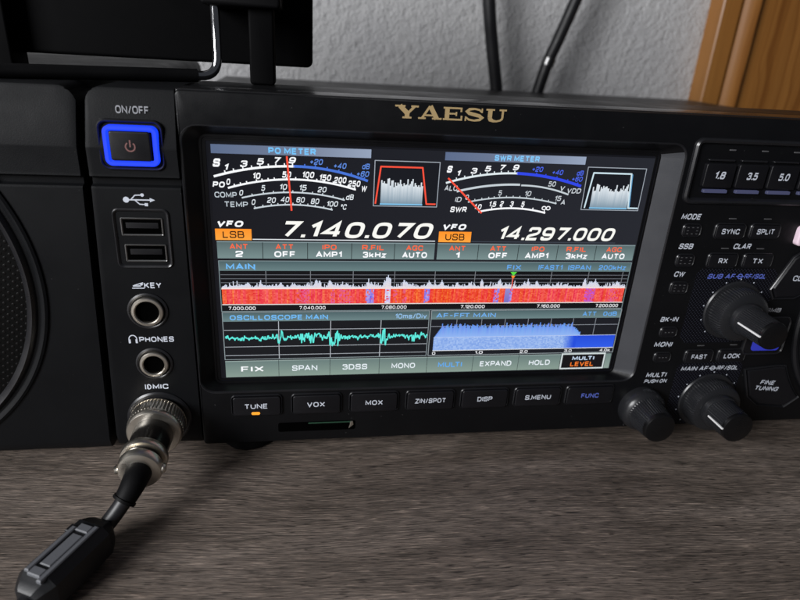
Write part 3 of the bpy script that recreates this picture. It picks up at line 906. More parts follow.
# ------------------------------------------------------------------ logo: wide slab-serif capitals
_lev = [0]
def stroke(b, pts, ws, z):
    _lev[0] = (_lev[0] + 1) % 24
    z = z + 0.0025 * _lev[0]
    P = [np.array(p, float) for p in pts]
    vs, fs = [], []
    for i, p in enumerate(P):
        a = P[i] - P[i - 1] if i else P[1] - P[0]
        c = P[i + 1] - P[i] if i < len(P) - 1 else a
        a = a / np.linalg.norm(a); c = c / np.linalg.norm(c)
        na = np.array([-a[1], a[0]]); nc = np.array([-c[1], c[0]])
        off = (na + nc) / max(1 + float(np.dot(na, nc)), 0.5) * ws[i] / 2
        q0, q1 = p + off, p - off
        vs += [(q0[0], q0[1], z), (q1[0], q1[1], z)]
    for i in range(len(P) - 1): fs.append([2 * i, 2 * i + 1, 2 * i + 3, 2 * i + 2])
    b.add(vs, fs)
b = MB()
lx0, ly0, lh = -18.3, 54.6, 4.1
zz = ZP + 0.06
def seg(o, x0, y0, x1, y1, w): stroke(b, [(lx0 + o + x0, ly0 + y0 * lh), (lx0 + o + x1, ly0 + y1 * lh)], [w, w], zz)
def hbar(o, x0, x1, y, w): stroke(b, [(lx0 + o + x0, ly0 + y * lh + w / 2), (lx0 + o + x1, ly0 + y * lh + w / 2)], [w, w], zz)
s_ = 0.55
# Y
seg(0, 1.6, 0.95, 4.0, 0.42, 1.5); seg(0, 6.6, 0.95, 4.4, 0.42, 0.8); seg(0, 4.1, 0.0, 4.1, 0.5, 1.5)
hbar(0, 0.1, 3.4, 0.86, s_); hbar(0, 5.3, 7.8, 0.86, s_); hbar(0, 2.6, 5.6, 0.0, s_)
# A
seg(7.6, 1.4, 0.05, 3.9, 1.0, 0.75); seg(7.6, 6.4, 0.05, 4.0, 1.0, 1.5); seg(7.6, 2.0, 0.3, 5.6, 0.3, 0.55)
hbar(7.6, 0.2, 2.7, 0.0, s_); hbar(7.6, 4.8, 8.0, 0.0, s_)
# E
seg(15.8, 1.5, 0.0, 1.5, 1.0, 1.5); hbar(15.8, 0.2, 6.4, 0.866, s_); hbar(15.8, 0.2, 6.6, 0.0, s_); hbar(15.8, 1.5, 4.8, 0.44, s_)
seg(15.8, 6.2, 0.66, 6.2, 0.99, 0.6); seg(15.8, 6.4, 0.01, 6.4, 0.38, 0.6); seg(15.8, 4.6, 0.34, 4.6, 0.66, 0.5)
# S
sp_ = [(6.1, 0.72), (5.3, 0.88), (3.7, 0.95), (1.9, 0.9), (1.2, 0.74), (1.9, 0.6), (3.6, 0.51), (5.4, 0.42), (6.3, 0.28), (5.6, 0.12), (3.7, 0.05), (1.9, 0.11), (0.9, 0.28)]
sw = [0.5, 0.6, 0.6, 0.8, 1.0, 1.1, 1.15, 1.1, 1.0, 0.8, 0.6, 0.6, 0.5]
stroke(b, [(lx0 + 22.8 + x, ly0 + y * lh) for x, y in sp_], sw, zz)
seg(22.8, 6.2, 0.66, 6.2, 1.0, 0.5); seg(22.8, 0.8, 0.0, 0.8, 0.34, 0.5)
# U
seg(29.9, 1.9, 0.95, 1.9, 0.32, 1.5); seg(29.9, 6.2, 0.95, 6.2, 0.32, 0.75)
stroke(b, [(lx0 + 29.9 + x, ly0 + y * lh) for x, y in ((1.9, 0.34), (2.2, 0.17), (3.2, 0.07), (4.3, 0.06), (5.5, 0.13), (6.1, 0.24), (6.2, 0.36))], [1.5, 1.3, 0.8, 0.6, 0.6, 0.7, 0.75], zz)
hbar(29.9, 0.5, 3.4, 0.866, s_); hbar(29.9, 5.0, 7.5, 0.866, s_)
b.build('logo', 'gold', radio)

# ------------------------------------------------------------------ left control strip
lettering('ON/OFF', -98.6, 53.6, 4.75, 2.3, radio, 'textdim', 9.6, 0, 0.015)
pw = MB()
pw.plate(-105.6, -93.6, 38.6, 47.6, 0.9, 3.5, 7.6, 0.5)
pw = pw.build('power_button', 'button', radio)
b = MB(); b.ring(-107.4, -91.4, 37.0, 49.2, 2.2, [(0.0, 5.0), (0.05, 7.3), (0.35, 7.6), (1.15, 7.6), (1.3, 7.3), (1.75, 6.9)]); b.build('light_ring', 'bluelit', pw)
b = MB(); b.ring(-109.4, -89.8, 35.4, 51.0, 3.0, [(0.0, 3.6), (0.2, 6.3), (0.55, 6.6), (0.9, 6.3), (1.5, 4.2)]); b.build('rim', 'rim', pw)
b = MB()
pts = [(-99.6 + 1.35 * math.cos(math.radians(a)), 43.0 + 1.35 * math.sin(math.radians(a))) for a in range(125, 416, 15)]
stroke(b, pts, [0.42] * len(pts), 7.65); stroke(b, [(-99.6, 42.9), (-99.6, 45.0)], [0.42, 0.42], 7.65)
b.build('power_symbol', 'textred', pw)

# usb trident
b = MB()
zz = 5.05
def circ(b, x, y, r, n=18): b.add([(x + r * math.cos(2 * PI * i / n), y + r * math.sin(2 * PI * i / n), zz + 0.004) for i in range(n)], [list(range(n))])
circ(b, -103.4, 25.9, 0.95)
stroke(b, [(-103.4, 25.9), (-96.0, 25.9)], [0.4, 0.4], zz)
b.add([(-96.2, 25.2, zz), (-94.6, 25.9, zz), (-96.2, 26.6, zz)], [[0, 1, 2]])
stroke(b, [(-101.9, 26.0), (-100.6, 27.4), (-98.6, 27.5)], [0.35] * 3, zz + 0.002); circ(b, -98.4, 27.5, 0.55)
stroke(b, [(-100.7, 25.8), (-99.4, 24.5), (-97.8, 24.4)], [0.35] * 3, zz + 0.002)
b.add([(-97.9, 23.9, zz), (-96.9, 23.9, zz), (-96.9, 24.9, zz), (-97.9, 24.9, zz)], [[0, 1, 2, 3]])
b.build('usb_symbol', 'text', radio)
# usb ports: a rounded surround, two sockets
b = MB()
b.ring(-108.4, -90.6, 2.6, 23.2, 2.2, [(0, 4.7), (0.1, 5.3), (0.45, 5.55), (0.8, 5.35), (1.2, 5.03), (1.25, 4.9)])
b.build('usb_surround', 'rim', radio)
for y0, x0 in ((13.9, -106.0), (4.9, -105.6)):
    b = MB()
    b.plate(x0 + 0.6, x0 + 12.6, y0 + 0.5, y0 + 5.7, 0.3, 4.0, 5.08, 0.02)
    up = b.build('usb_port', 'hole_shade', radio)
    b = MB(); b.ring(x0, x0 + 13.2, y0, y0 + 6.2, 0.5, [(0, 4.8), (0.05, 5.25), (0.3, 5.3), (0.62, 5.1)]); b.build('shell', 'steel', up)
    b = MB(); b.plate(x0 + 1.6, x0 + 11.6, y0 + 2.6, y0 + 4.5, 0.1, 4.6, 5.16, 0.03); b.build('contact_tongue', 'button', up)

lettering('KEY', -98.2, -3.6, 5.05, 2.1, radio, 'text', 5.6, 0, 0.03)
b = MB(); zz = 5.05
stroke(b, [(-104.9, -4.6), (-100.9, -4.6)], [0.35] * 2, zz); stroke(b, [(-104.6, -3.8), (-102.0, -3.8)], [0.45] * 2, zz)
stroke(b, [(-104.2, -3.6), (-101.2, -2.6)], [0.35] * 2, zz + .002); circ(b, -101.8, -3.2, 0.45)
b.build('key_symbol', 'text', radio)
def jack(cx, cy, r):
    b = MB(); b.lathe(cx, cy, [(r + 1.5, 4.8), (r + 1.4, 5.35), (r + 0.9, 5.55), (r + 0.4, 5.3), (r + 0.2, 4.9)], 48); j = b.build('headphone_jack', 'rim', radio)
    b = MB(); b.lathe(cx, cy, [(r, 4.8), (r, 6.3), (r - 0.25, 6.6), (r - 1.0, 6.7), (r - 1.35, 6.35), (r - 1.45, 5.2)], 48); b.build('collar', 'nickel', j)
    b = MB(); b.lathe(cx, cy, [(r - 1.4, 5.25), (0.02, 5.2)], 32); b.build('hole_shade', 'hole_shade', j)
jack(-100.7, -13.1, 5.3)
lettering('PHONES', -98.9, -24.1, 5.05, 2.1, radio, 'text', 11.6, 0, 0.03)
b = MB()
pts = [(-106.8 + 1.3 * math.cos(math.radians(a)), -23.9 + 1.5 * math.sin(math.radians(a))) for a in range(-40, 221, 20)]
stroke(b, pts, [0.35] * len(pts), zz)
for sx_ in (-1, 1): b.add([(-106.8 + sx_ * 1.15 - 0.35, -25.5, zz + .003), (-106.8 + sx_ * 1.15 + 0.35, -25.5, zz + .003), (-106.8 + sx_ * 1.15 + 0.35, -24.0, zz + .003), (-106.8 + sx_ * 1.15 - 0.35, -24.0, zz + .003)], [[0, 1, 2, 3]])
b.build('headphone_symbol', 'text', radio)
jack(-100.5, -33.7, 4.9)
lettering('MIC', -99.4, -43.4, 5.05, 2.1, radio, 'text', 5.4, 0, 0.03)
b = MB()
stroke(b, [(-104.6, -44.4), (-104.6, -42.4)], [0.35] * 2, zz); stroke(b, [(-103.8, -44.3), (-103.8, -42.5)], [0.5] * 2, zz)
pts = [(-103.7 + 1.0 * math.cos(math.radians(a)), -43.4 + 1.0 * math.sin(math.radians(a))) for a in range(-90, 91, 20)]
stroke(b, pts, [0.35] * len(pts), zz + .002)
b.build('microphone_symbol', 'text', radio)
b = MB(); b.lathe(-100.8, -57.0, [(11.6, 4.6), (11.4, 5.4), (10.8, 5.9), (10.2, 5.8)], 64, cap1=True); b.build('microphone_socket', 'rim', radio)

# ------------------------------------------------------------------ buttons under the display
def rect_button(name, x0, x1, y0, y1, z0, txt, h, w, parent=radio, mat='text', rimw=0.8, top=1.2, shear=0.0):
    b = MB(); b.plate(x0 + rimw, x1 - rimw, y0 + rimw * 0.6, y1 - rimw, 1.0, z0 - 0.5, z0 + top, 0.35)
    o = b.build(name, 'button', parent)
    b = MB()
    b.ring(x0, x1, y0, y1, 1.8, [(0, z0 - 0.3), (0.08, z0 + 0.45), (0.3, z0 + 0.7), (0.55, z0 + 0.5), (rimw * 0.95, z0 - 0.1)])
    b.build('rim', 'rim', o)
    if txt: lettering(txt, (x0 + x1) / 2, (y0 + y1) / 2, z0 + top + 0.05, h, o, mat, w, shear, 0.02)
    return o
bx = [(-74.9, -55.7), (-52.6, -33.0), (-30.5, -10.7), (-8.2, 12.0), (14.0, 34.4), (36.4, 57.0), (58.6, 80.0)]
for (x0, x1), (s_, w, c) in zip(bx, (('TUNE', 8.0, 'text'), ('VOX', 6.2, 'text'), ('MOX', 6.8, 'text'), ('ZIN/SPOT', 12.4, 'text'), ('DISP', 6.2, 'text'), ('S.MENU', 11.0, 'text'), ('FUNC', 7.6, 'textblue'))):
    o = rect_button('function_button', x0, x1, -57.2, -47.9, ZP, s_, 2.15, w, mat=c)
    o['group'] = 'buttons under the display'
    if s_ == 'TUNE':
        b = MB(); b.plate(-67.4, -64.2, -56.3, -55.1, 0.6, ZP + 1.0, ZP + 1.4, 0.15); b.build('indicator_light', 'amber', o)
# memory card slot
b = MB(); b.plate(-57.6, -27.6, -65.4, -61.2, 0.8, ZP - 0.6, ZP + 0.06, 0.03); sl = b.build('card_slot', 'hole_shade', radio)
b = MB(); b.plate(-46.0, -29.4, -61.9, -61.5, 0.1, ZP, ZP + 0.4, 0.05); b.build('memory_card', 'pcb', sl)
b = MB(); b.prism([(-30.2, -64.6), (-28.4, -63.0), (-28.6, -61.4), (-29.6, -61.4), (-29.8, -63.2)], ZP, ZP + 0.6, 0.1); b.build('card_latch', 'nickel', sl)
# feet
for x in (-70.0, 262.0):
    for z in (-8.0, -290.0):
        b = MB()
        rings = [[(x + r * math.cos(2 * PI * i / 32), y, z + r * math.sin(2 * PI * i / 32)) for i in range(32)][::-1] for r, y in ((10.5, -66), (10.5, -74.8), (9.6, DESK))]
        b.loft(rings); b.build('foot', 'rubber', radio)

# ------------------------------------------------------------------ right-hand controls
ZR = ZP
# frame of the band keys, running out of the picture on the right
b = MB(); b.ring(89.6, 232, 28.6, 52.6, 3.2, [(0, ZR - 0.3), (0.25, ZR + 0.9), (0.9, ZR + 1.5), (1.7, ZR + 1.3), (2.4, ZR - 0.05)])
b.build('key_frame', 'rim', radio)
for i, s_ in enumerate(('1.8', '3.5', '5.0', '7', '10', '14', '18', '21', '24', '28')):
    xc = 101.5 + 13.1 * i
    b = MB(); b.plate(xc - 5.9, xc + 5.9, 35.0, 43.8, 0.9, ZR - 0.2, ZR + 1.7, 0.4)
    o = b.build('band_key', 'button', radio)
    lettering(s_, xc + 0.1, 39.6, ZR + 1.76, 2.7, o, 'text', 4.6 if '.' in s_ else None, 0.2, 0.03)
    b = MB(); b.plate(xc - 4.6, xc + 5.0, 33.0, 34.2, 0.3, ZR, ZR + 1.3, 0.3); b.build('indicator_strip', 'strip', o)
    b = MB(); b.plate(xc - 5.2, xc + 5.2, 44.5, 45.2, 0.3, ZR, ZR + 1.1, 0.25); b.build('indicator_strip', 'rim', o)
    b = MB(); b.plate(xc + 2.4, xc + 5.0, 48.2, 48.7, 0.2, ZR, ZR + 0.25, 0.1); b.build('indicator_light', 'textfaint', o)
# lettering
LT = [('MODE', 95.6, 23.7, 2.2, 8.2), ('SSB', 96.5, 12.1, 2.2, 6.2), ('CW', 96.7, 0.8, 2.2, 4.8), ('BK-IN', 97.4, -18.6, 2.1, 8.0), ('MONI', 97.5, -29.9, 2.2, 8.2), ('MULTI', 97.9, -44.2, 2.2, 9.4), ('PUSH ON', 98.2, -47.2, 1.7, 10.4), ('CLAR', 120.3, 12.3, 2.2, 7.8), ('GMB', 143.0, -15.0, 1.9, 7.6)]
for s_, x, y, h, w in LT:
    lettering(s_, x, y, ZR + 0.06, h, radio, 'textdim' if s_ == 'GMB' else 'text', w, 0.22, 0.025)
def knob_text(pre, post, x, y, mat, w):
    lettering(pre, x - 0.9, y, ZR + 0.12, 2.0, radio, mat, w * 0.52, 0.25, 0.02, 'r')
    lettering(post, x + 3.0, y, ZR + 0.12, 2.0, radio, mat, w * 0.42, 0.25, 0.02, 'l')
    b = MB(); zq = ZR + 0.12
    stroke(b, [(x - 0.7, y), (x + 2.8, y)], [0.35, 0.35], zq)
    pts = [(x + 1.05 + 0.95 * math.cos(t * PI / 8), y + 0.95 * math.sin(t * PI / 8)) for t in range(17)]
    stroke(b, pts, [0.35] * 17, zq + 0.004)
    b.build('knob_symbol', mat, radio)
# small square mode keys
for x, y in ((96.8, 18.5), (97.2, 6.6), (97.5, -4.8), (98.0, -24.1), (98.1, -35.6)):
    small = y < -20
    w_ = 3.4; h_ = 2.2 if not small else 1.9
    o = rect_button('mode_key', x - w_ - 0.6, x + w_ + 0.6, y - h_ - 0.5, y + h_ + 0.5, ZR, None, 1, 1, rimw=0.7, top=0.8)
    b = MB()
    for i in range(3):
        for j in range(3 if not small else 1):
            if small: stroke(b, [(x - 1.5 + i * 1.5 - 0.4, y), (x - 1.5 + i * 1.5 + 0.4, y)], [0.35] * 2, ZR + 0.85)
            elif (i, j) != (1, 1): stroke(b, [(x - 1.9 + i * 1.9 - 0.4, y - 1.2 + j * 1.2), (x - 1.9 + i * 1.9 + 0.4, y - 1.2 + j * 1.2)], [0.28] * 2, ZR + 0.85)
    b.build('status_dots', 'textfaint', o)
for s_, x, y, w in (('SYNC', 112.8, 18.4, 7.4), ('SPLIT', 127.7, 18.5, 7.4), ('RX', 113.1, 6.6, 3.9), ('TX', 128.4, 6.6, 3.9), ('FAST', 114.6, -35.6, 7.0), ('LOCK', 129.7, -35.5, 7.4)):
    o = rect_button('function_key', x - 6.7, x + 6.7, y - 3.2, y + 3.2, ZR, s_, 2.15, w, rimw=0.7, top=0.9)
    b = MB(); b.plate(x - 1.6, x + 1.6, y + 4.6, y + 5.0, 0.15, ZR, ZR + 0.15, 0.05); b.build('indicator_light', 'textfaint', o)

# dotted plates behind the two double knobs
def hatch(x0, x1, y0, y1, ch):
    b = MB(); b.prism([(x0 + ch, y0), (x1 - ch, y0), (x1, y0 + ch), (x1, y1 - 2), (x1 - 2, y1), (x0 + 2, y1), (x0, y1 - 2), (x0, y0 + ch)], ZR - 0.1, ZR + 0.07, 0)
    b.build('dotted_plate', 'hatch', radio)
hatch(104.0, 139.5, -29.5, 3.0, 3)
hatch(106.5, 137.0, -69.0, -38.8, 3)
knob_text('SUB AF', 'RF/SQL', 122.0, -0.1, 'textblue', 23.5)
knob_text('MAIN AF', 'RF/SQL', 122.0, -41.6, 'text', 24.5)

def double_knob(cx, cy, tip, r_out, r_in):
    b = MB()
    b.lathe(cx, cy, [(r_out + 1.7, 4.5), (r_out + 1.7, 5.5), (r_out + 1.3, 6.0), (r_out + 0.2, 6.1)], 64, cap1=True)
    k = b.build('volume_knob', 'knob', radio)
    b = MB()
    b.lathe(cx, cy, [(r_out - 0.2, 6.0), (r_out, 6.6, .3), (r_out - 0.3, 11.6, .3), (r_out - 0.8, 12.6, .2), (r_out - 2.2, 13.3), (r_in + 0.6, 13.5)], 240, cap1=True)
    b.build('outer_ring', 'knob', k)
    b = MB()
    b.lathe(cx, cy, [(r_in + 0.8, 13.3), (r_in + 0.9, 14.6), (r_in + 0.5, 15.4), (r_in, 15.7), (r_in, 16.2, .24), (r_in - 0.3, tip - 2.2, .24), (r_in - 0.35, tip - 1.6)], 176)
    ik = b.build('inner_knob', 'knob', k)
    b = MB()
    b.lathe(cx, cy, [(r_in - 0.35, tip - 1.7), (r_in - 0.35, tip - 0.8), (r_in - 0.6, tip - 0.25), (r_in - 1.1, tip), (0.02, tip - 0.1)], 64)
    b.build('cap', 'knob_cap', ik)
    b = MB(); b.box(cx - r_in - 0.12, cx - r_in + 0.5, cy - 0.32, cy + 0.32, 16.8, tip - 0.5); b.build('pointer', 'white', ik)
    b = MB()
    for i in range(11):
        a = math.radians(210 - 30 * i * 0.9 + 15)
        circ2 = [(cx + (r_out + 2.4) * math.cos(a) + 0.3 * math.cos(t * PI / 5), cy + (r_out + 2.4) * math.sin(a) + 0.3 * math.sin(t * PI / 5), ZR + 0.12) for t in range(10)]
        b.add(circ2, [list(range(10))])
    b.build('scale_dots', 'text', k)
double_knob(124.0, -14.8, 29.5, 11.0, 5.9)
double_knob(124.4, -57.4, 26.5, 11.4, 6.9)
# single knob
cx, cy, tip = 93.6, -59.4, 22.0
b = MB()
b.lathe(cx, cy, [(9.6, 4.6), (9.7, 7.0), (9.4, 9.2), (8.6, 10.4), (7.8, 11.0)], 64)
k = b.build('multi_knob', 'knob', radio)
b = MB()
b.lathe(cx, cy, [(7.8, 10.9), (7.6, 11.4, .26), (6.7, tip - 2.6, .26), (6.6, tip - 2.0)], 176); b.build('grip', 'knob', k)
b = MB()
b.lathe(cx, cy, [(6.6, tip - 2.1), (6.5, tip - 0.9), (6.2, tip - 0.3), (5.6, tip), (0.02, tip - 0.1)], 64); b.build('cap', 'knob_cap', k)

# blue lit key behind the upper double knob
b = MB(); b.plate(134.2, 152.0, -34.6, -18.4, 2.4, ZR - 0.3, ZR + 0.9, 0.4); bk = b.build('lit_key', 'button', radio)
b = MB(); b.ring(133.4, 152.8, -35.4, -17.6, 3.0, [(0, ZR - 0.2), (0.1, ZR + 0.9), (0.5, ZR + 1.2), (0.9, ZR + 0.8), (1.0, ZR)]); b.build('rim', 'rim', bk)
b = MB(); b.plate(137.4, 150.4, -33.2, -27.2, 1.4, ZR + 0.8, ZR + 1.1, 0.1); b.build('key_light', 'bluekey', bk)

# big tuning dial, mostly out of the picture
dx, dy = 206.0, -18.0
b = MB(); b.lathe(dx, dy, [(50.5, 4.0), (50.5, 5.9), (49.8, 6.8), (48.6, 6.6), (47.6, 4.9)], 120); dl = b.build('tuning_dial', 'rim', radio)
b = MB(); b.lathe(dx, dy, [(47.4, 4.8), (47.0, 9.0), (45.5, 10.5), (43.0, 10.8), (41.0, 11.0)], 120, cap1=True); b.build('outer_ring', 'knob', dl)
b = MB(); b.lathe(dx, dy, [(38.5, 10.8), (38.0, 12.0, .3), (37.0, 30.0, .3), (35.0, 32.0), (0.02, 31.5)], 240); b.build('wheel', 'knob', dl)

# polygon keys round the dial
def arc_pts(r, a0, a1, n=10): return [(dx + r * math.cos(math.radians(a0 + (a1 - a0) * i / n)), dy + r * math.sin(math.radians(a0 + (a1 - a0) * i / n))) for i in range(n + 1)]
def poly_key(name, poly, z1, texts):
    a = sum(poly[i - 1][0] * poly[i][1] - poly[i][0] * poly[i - 1][1] for i in range(len(poly)))
    if a < 0: poly = poly[::-1]
    b = MB(); b.prism(poly, ZR - 0.2, z1, 0.5); o = b.build(name, 'button', radio)
    c = np.mean(np.array(poly), axis=0)
    b = MB()
    def off(s): return [(c[0] + (p[0] - c[0]) * s, c[1] + (p[1] - c[1]) * s) for p in poly]
    rs = [[(p[0], p[1], z) for p in off(s)] for s, z in ((1.10, ZR - 0.2), (1.095, ZR + 0.7), (1.07, ZR + 1.0), (1.045, ZR + 0.6), (1.03, ZR - 0.1))]
    b.loft(rs, False, False); b.build('rim', 'rim', o)
    for s_, x, y, h, w in texts: lettering(s_, x, y, z1 + 0.06, h, o, 'text', w, 0.0, 0.02)
    return o
poly_key('clarifier_key', [(139.0, -5.0), (144.6, 7.6), (147.5, 9.6), (163, 9.6), (163, 6.0)] + arc_pts(53.5, 150, 168, 6) + [(150, -9.0), (141.5, -9.0)], ZR + 1.0, [('CLAR', 150.5, -0.6, 2.4, 8.4)])
poly_key('fine_tuning_key', [(139.6, -43.0), (153.6, -41.6)] + arc_pts(54.0, 206, 226, 6) + [(163.0, -61.5), (150, -60.0), (144.5, -55.6)], ZR + 1.0, [])
ft = [o for o in bpy.data.objects if o.name.startswith('fine_tuning_key')][0]
lettering('FINE', 151.0, -49.0, ZR + 1.06, 2.1, ft, 'text', 7.4, 0.2, 0.02, rot=-0.10)
lettering('TUNING', 151.6, -52.0, ZR + 1.06, 2.1, ft, 'text', 11.4, 0.2, 0.02, rot=-0.10)
# pale pink key at the right edge
b = MB(); b.plate(141.6, 153, 13.2, 21.0, 1.6, ZR - 0.2, ZR + 2.4, 0.7); pk = b.build('pink_key', 'pink', radio)
b = MB(); b.prism([(140.6, 26.2), (143.5, 24.0), (149, 24.2), (149, 27.6), (141.8, 27.6)], ZR - 0.2, ZR + 1.4, 0.5); b.build('toggle', 'frame', radio)

# =================================================================== SPEAKER
spk = thing('external_speaker', 'black external speaker box with a large round grille left of the radio', 'speaker', (-190, DESK, -120))
SL = -290.0
prof = [(60.0, -240), (60.0, 2.2), (59.6, 2.9), (58.8, 3.3), (42.6, 6.6), (42.0, 6.6), (34.4, 5.6), (33.4, 5.7), (33.0, 5.3), (32.4, 3.2), (30.4, 3.0), (29.9, 4.6), (29.3, 5.0),
        (-66, 5.0), (-70, 3.2), (-71, 2.0), (-71, -240)]
b = MB(); rings = []
xs = [SL] + [-118.2 - rad * (1 - math.sin(math.radians(t))) for t in (0, 15, 30, 45, 60, 75, 90)]
for x in xs:
    d = max(0.0, rad - (-118.2 - x)); top = 60 - (rad - math.sqrt(max(rad * rad - d * d, 0)))
    rings.append([(x + (3.7 + (y - 60) * 0.0395) * (x - SL) / (-118.2 - SL), min(y, top), z - (0.6 if x > -118.25 else 0) * (1 if z > -239 else 0)) for y, z in prof])
b.loft(rings); b.build('cabinet', 'side', spk)
gx, gy = -201.0, -4.7
b = MB(); b.lathe(gx, gy, [(69.2, 4.7), (69.0, 5.6), (68.2, 6.0), (67.4, 5.7), (66.6, 5.2), (65.6, 5.2)], 160)
b.build('grille_surround', 'side', spk)
b = MB(); b.lathe(gx, gy, [(65.8, 5.0), (65.1, 6.2), (64.5, 6.8), (63.4, 6.2), (62.4, 5.2)], 160)
b.build('grille_ring', 'rim', spk)
b = MB(); b.lathe(gx, gy, [(68.0, 5.06), (62, 5.06)], 128); b.build('ring_seat', 'recess', spk)
b = MB(); b.lathe(gx, gy, [(63.0, 5.2), (58.0, 5.6), (30, 6.6), (0.02, 7.0)], 128); b.build('grille', 'grille', spk)
for x in (-140.0, -268.0):
    for z in (-12, -215):
        b = MB()
        b.loft([[(x + r * math.cos(2 * PI * i / 28), y, z + r * math.sin(2 * PI * i / 28)) for i in range(28)][::-1] for r, y in ((8, -70), (8, -75), (7.4, DESK))])
        b.build('foot', 'rubber', spk)

# =================================================================== MICROPHONE LEAD
mic = thing('microphone_cable', 'black microphone cable with a nickel screw plug and clip-on ferrite choke', 'cable', (-109, DESK, 50))
A0 = np.array([-100.9, -57.0, 6.0]); A1 = np.array([-101.6, -58.0, 36.0])
AX = (A1 - A0) / np.linalg.norm(A1 - A0)
def along(t): return A0 + AX * t
def axl(b, prof, n=64, mat=0, knurl=0.0, caps=True):
    if not knurl:
        b.sweep([(*along(p[0]), p[1]) for p in prof], n, mat, caps); return
    Pn = Vector(AX); a = Pn.cross(Vector((0, 1, 0))); a.normalize(); c = a.cross(Pn)
    rings = []
    for t, r, kk in [(p[0], p[1], p[2]) for p in prof]:
        o = Vector(along(t))
        rings.append([tuple(o + (r - (knurl if kk and i % 4 in (0, 3) else 0)) * (math.cos(2 * PI * i / n) * a + math.sin(2 * PI * i / n) * c)) for i in range(n)])
    b.loft(rings, caps, caps, mat)
b = MB(); axl(b, [(0, 9.4), (0.8, 9.9), (1.0, 9.9), (1.0, 8.0)]); plug = b.build('plug', 'nickel', mic)
b = MB(); axl(b, [(1.0, 9.5, 0), (1.3, 9.9, 1), (6.2, 9.9, 1), (6.6, 9.6, 0), (7.0, 9.7, 0), (8.2, 9.5, 0), (8.8, 9.0, 0), (8.9, 6.6, 0)], 200, knurl=0.32); b.build('locking_ring', 'nickel', plug)
b = MB(); axl(b, [(8.6, 6.8), (9.2, 6.9), (16, 6.7), (20.5, 6.5)], 48); b.build('barrel', 'barrel', plug)
b = MB(); axl(b, [(19.8, 6.6), (20.1, 7.5), (20.6, 7.8), (22.6, 7.8), (23.1, 7.5), (23.4, 6.0)], 56); b.build('collar', 'nickel', plug)
b = MB(); axl(b, [(23.2, 6.0), (23.6, 6.3), (25.0, 6.3), (25.4, 5.8)], 40); b.build('spacer', 'barrel', plug)
b = MB(); axl(b, [(25.0, 6.0), (25.3, 7.0), (25.8, 7.3), (27.8, 7.2), (28.6, 6.7), (29.0, 4.9)], 48); b.build('clamp_ring', 'nickel', plug)
for s_ in (-1, 1):
    b = MB(); o = along(26.8); ctr = np.array([o[0] + s_ * 7.2, o[1] - 0.3, o[2]])
    b.sweep([(ctr[0] - s_ * 1.6, ctr[1], ctr[2], 1.7), (ctr[0] + s_ * 0.4, ctr[1], ctr[2], 1.7), (ctr[0] + s_ * 0.9, ctr[1], ctr[2], 1.2)], 16); b.build('clamp_screw', 'nickel', plug)
# strain relief and cable
def bez(p0, p1, p2, p3, n):
    out = []
    for i in range(n + 1):
        t = i / n
        out.append(tuple((1 - t) ** 3 * np.array(p0) + 3 * (1 - t) ** 2 * t * np.array(p1) + 3 * (1 - t) * t * t * np.array(p2) + t ** 3 * np.array(p3)))
    return out
e = along(28.5)
pth = bez(e, along(36), (-104.8, -63.8, 42.5), (-109.6, -68.5, 46.8), 20)
b = MB(); b.sweep([(*p, 4.3 - 1.0 * i / 12) for i, p in enumerate(pth[:12])] + [(*pth[11], 3.8), (*pth[12], 3.8), (*pth[12], 2.8)], 24); b.build('strain_relief', 'rubber', mic)
b = MB(); b.sweep([(*p, 2.6) for p in pth[8:]] + [(-112.3, -69.1, 52.0, 2.6), (-122.2, -69.6, 72.0, 2.6), (-128.4, -71.6, 85.0, 2.6), (-140.0, -73.3, 110.0, 2.6), (-175.0, -73.4, 170.0, 2.6)], 24); b.build('cable', 'cable', mic)
# ferrite: an eight-sided snap-on shell along the cable
F0 = Vector((-110.4, -69.0, 48.2)); F1 = Vector((-122.4, -69.6, 72.0))
fd = (F1 - F0).normalized(); fs_ = fd.cross(Vector((0, 1, 0))).normalized(); fu = fs_.cross(fd)
LEN = (F1 - F0).length
def oct_ring(t, hw, hh, ch):
    hw, hh, ch = hw * 0.92, hh * 0.92, ch * 0.92
    o = F0 + fd * t
    return [tuple(o + fs_ * a + fu * c) for a, c in ((hw, -hh + ch), (hw, hh - ch), (hw - ch, hh), (-hw + ch, hh), (-hw, hh - ch), (-hw, -hh + ch), (-hw + ch, -hh), (hw - ch, -hh))]
b = MB()
b.loft([oct_ring(-1.2, 3.6, 3.4, 1.2), oct_ring(-0.6, 4.4, 4.2, 1.5), oct_ring(1.0, 5.6, 5.3, 1.9), oct_ring(3.0, 6.8, 6.3, 2.4), oct_ring(3.4, 7.0, 6.6, 2.5), oct_ring(LEN - 3.4, 7.0, 6.6, 2.5), oct_ring(LEN - 3.0, 6.8, 6.3, 2.4), oct_ring(LEN - 1.0, 5.6, 5.3, 1.9), oct_ring(LEN + 0.6, 4.4, 4.2, 1.5), oct_ring(LEN + 1.2, 3.6, 3.4, 1.2)])
fer = b.build('ferrite_choke', 'ferrite', mic, sharp=20)
def fbox(t0, t1, a0, a1, h0, h1, name, mat):
    a0, a1, h0, h1 = a0 * 0.92, a1 * 0.92, h0 * 0.92, h1 * 0.92
    b = MB()
    def q(t, i, c): return [tuple(F0 + fd * tt + fs_ * aa + fu * c) for tt, aa in ((t0 + i, a0 + i), (t1 - i, a0 + i), (t1 - i, a1 - i), (t0 + i, a1 - i))]
    b.loft([q(0, 0, h0), q(0, 0, h1 - 0.25), q(0, 0.3, h1)])
    return b.build(name, mat, fer, sharp=20)
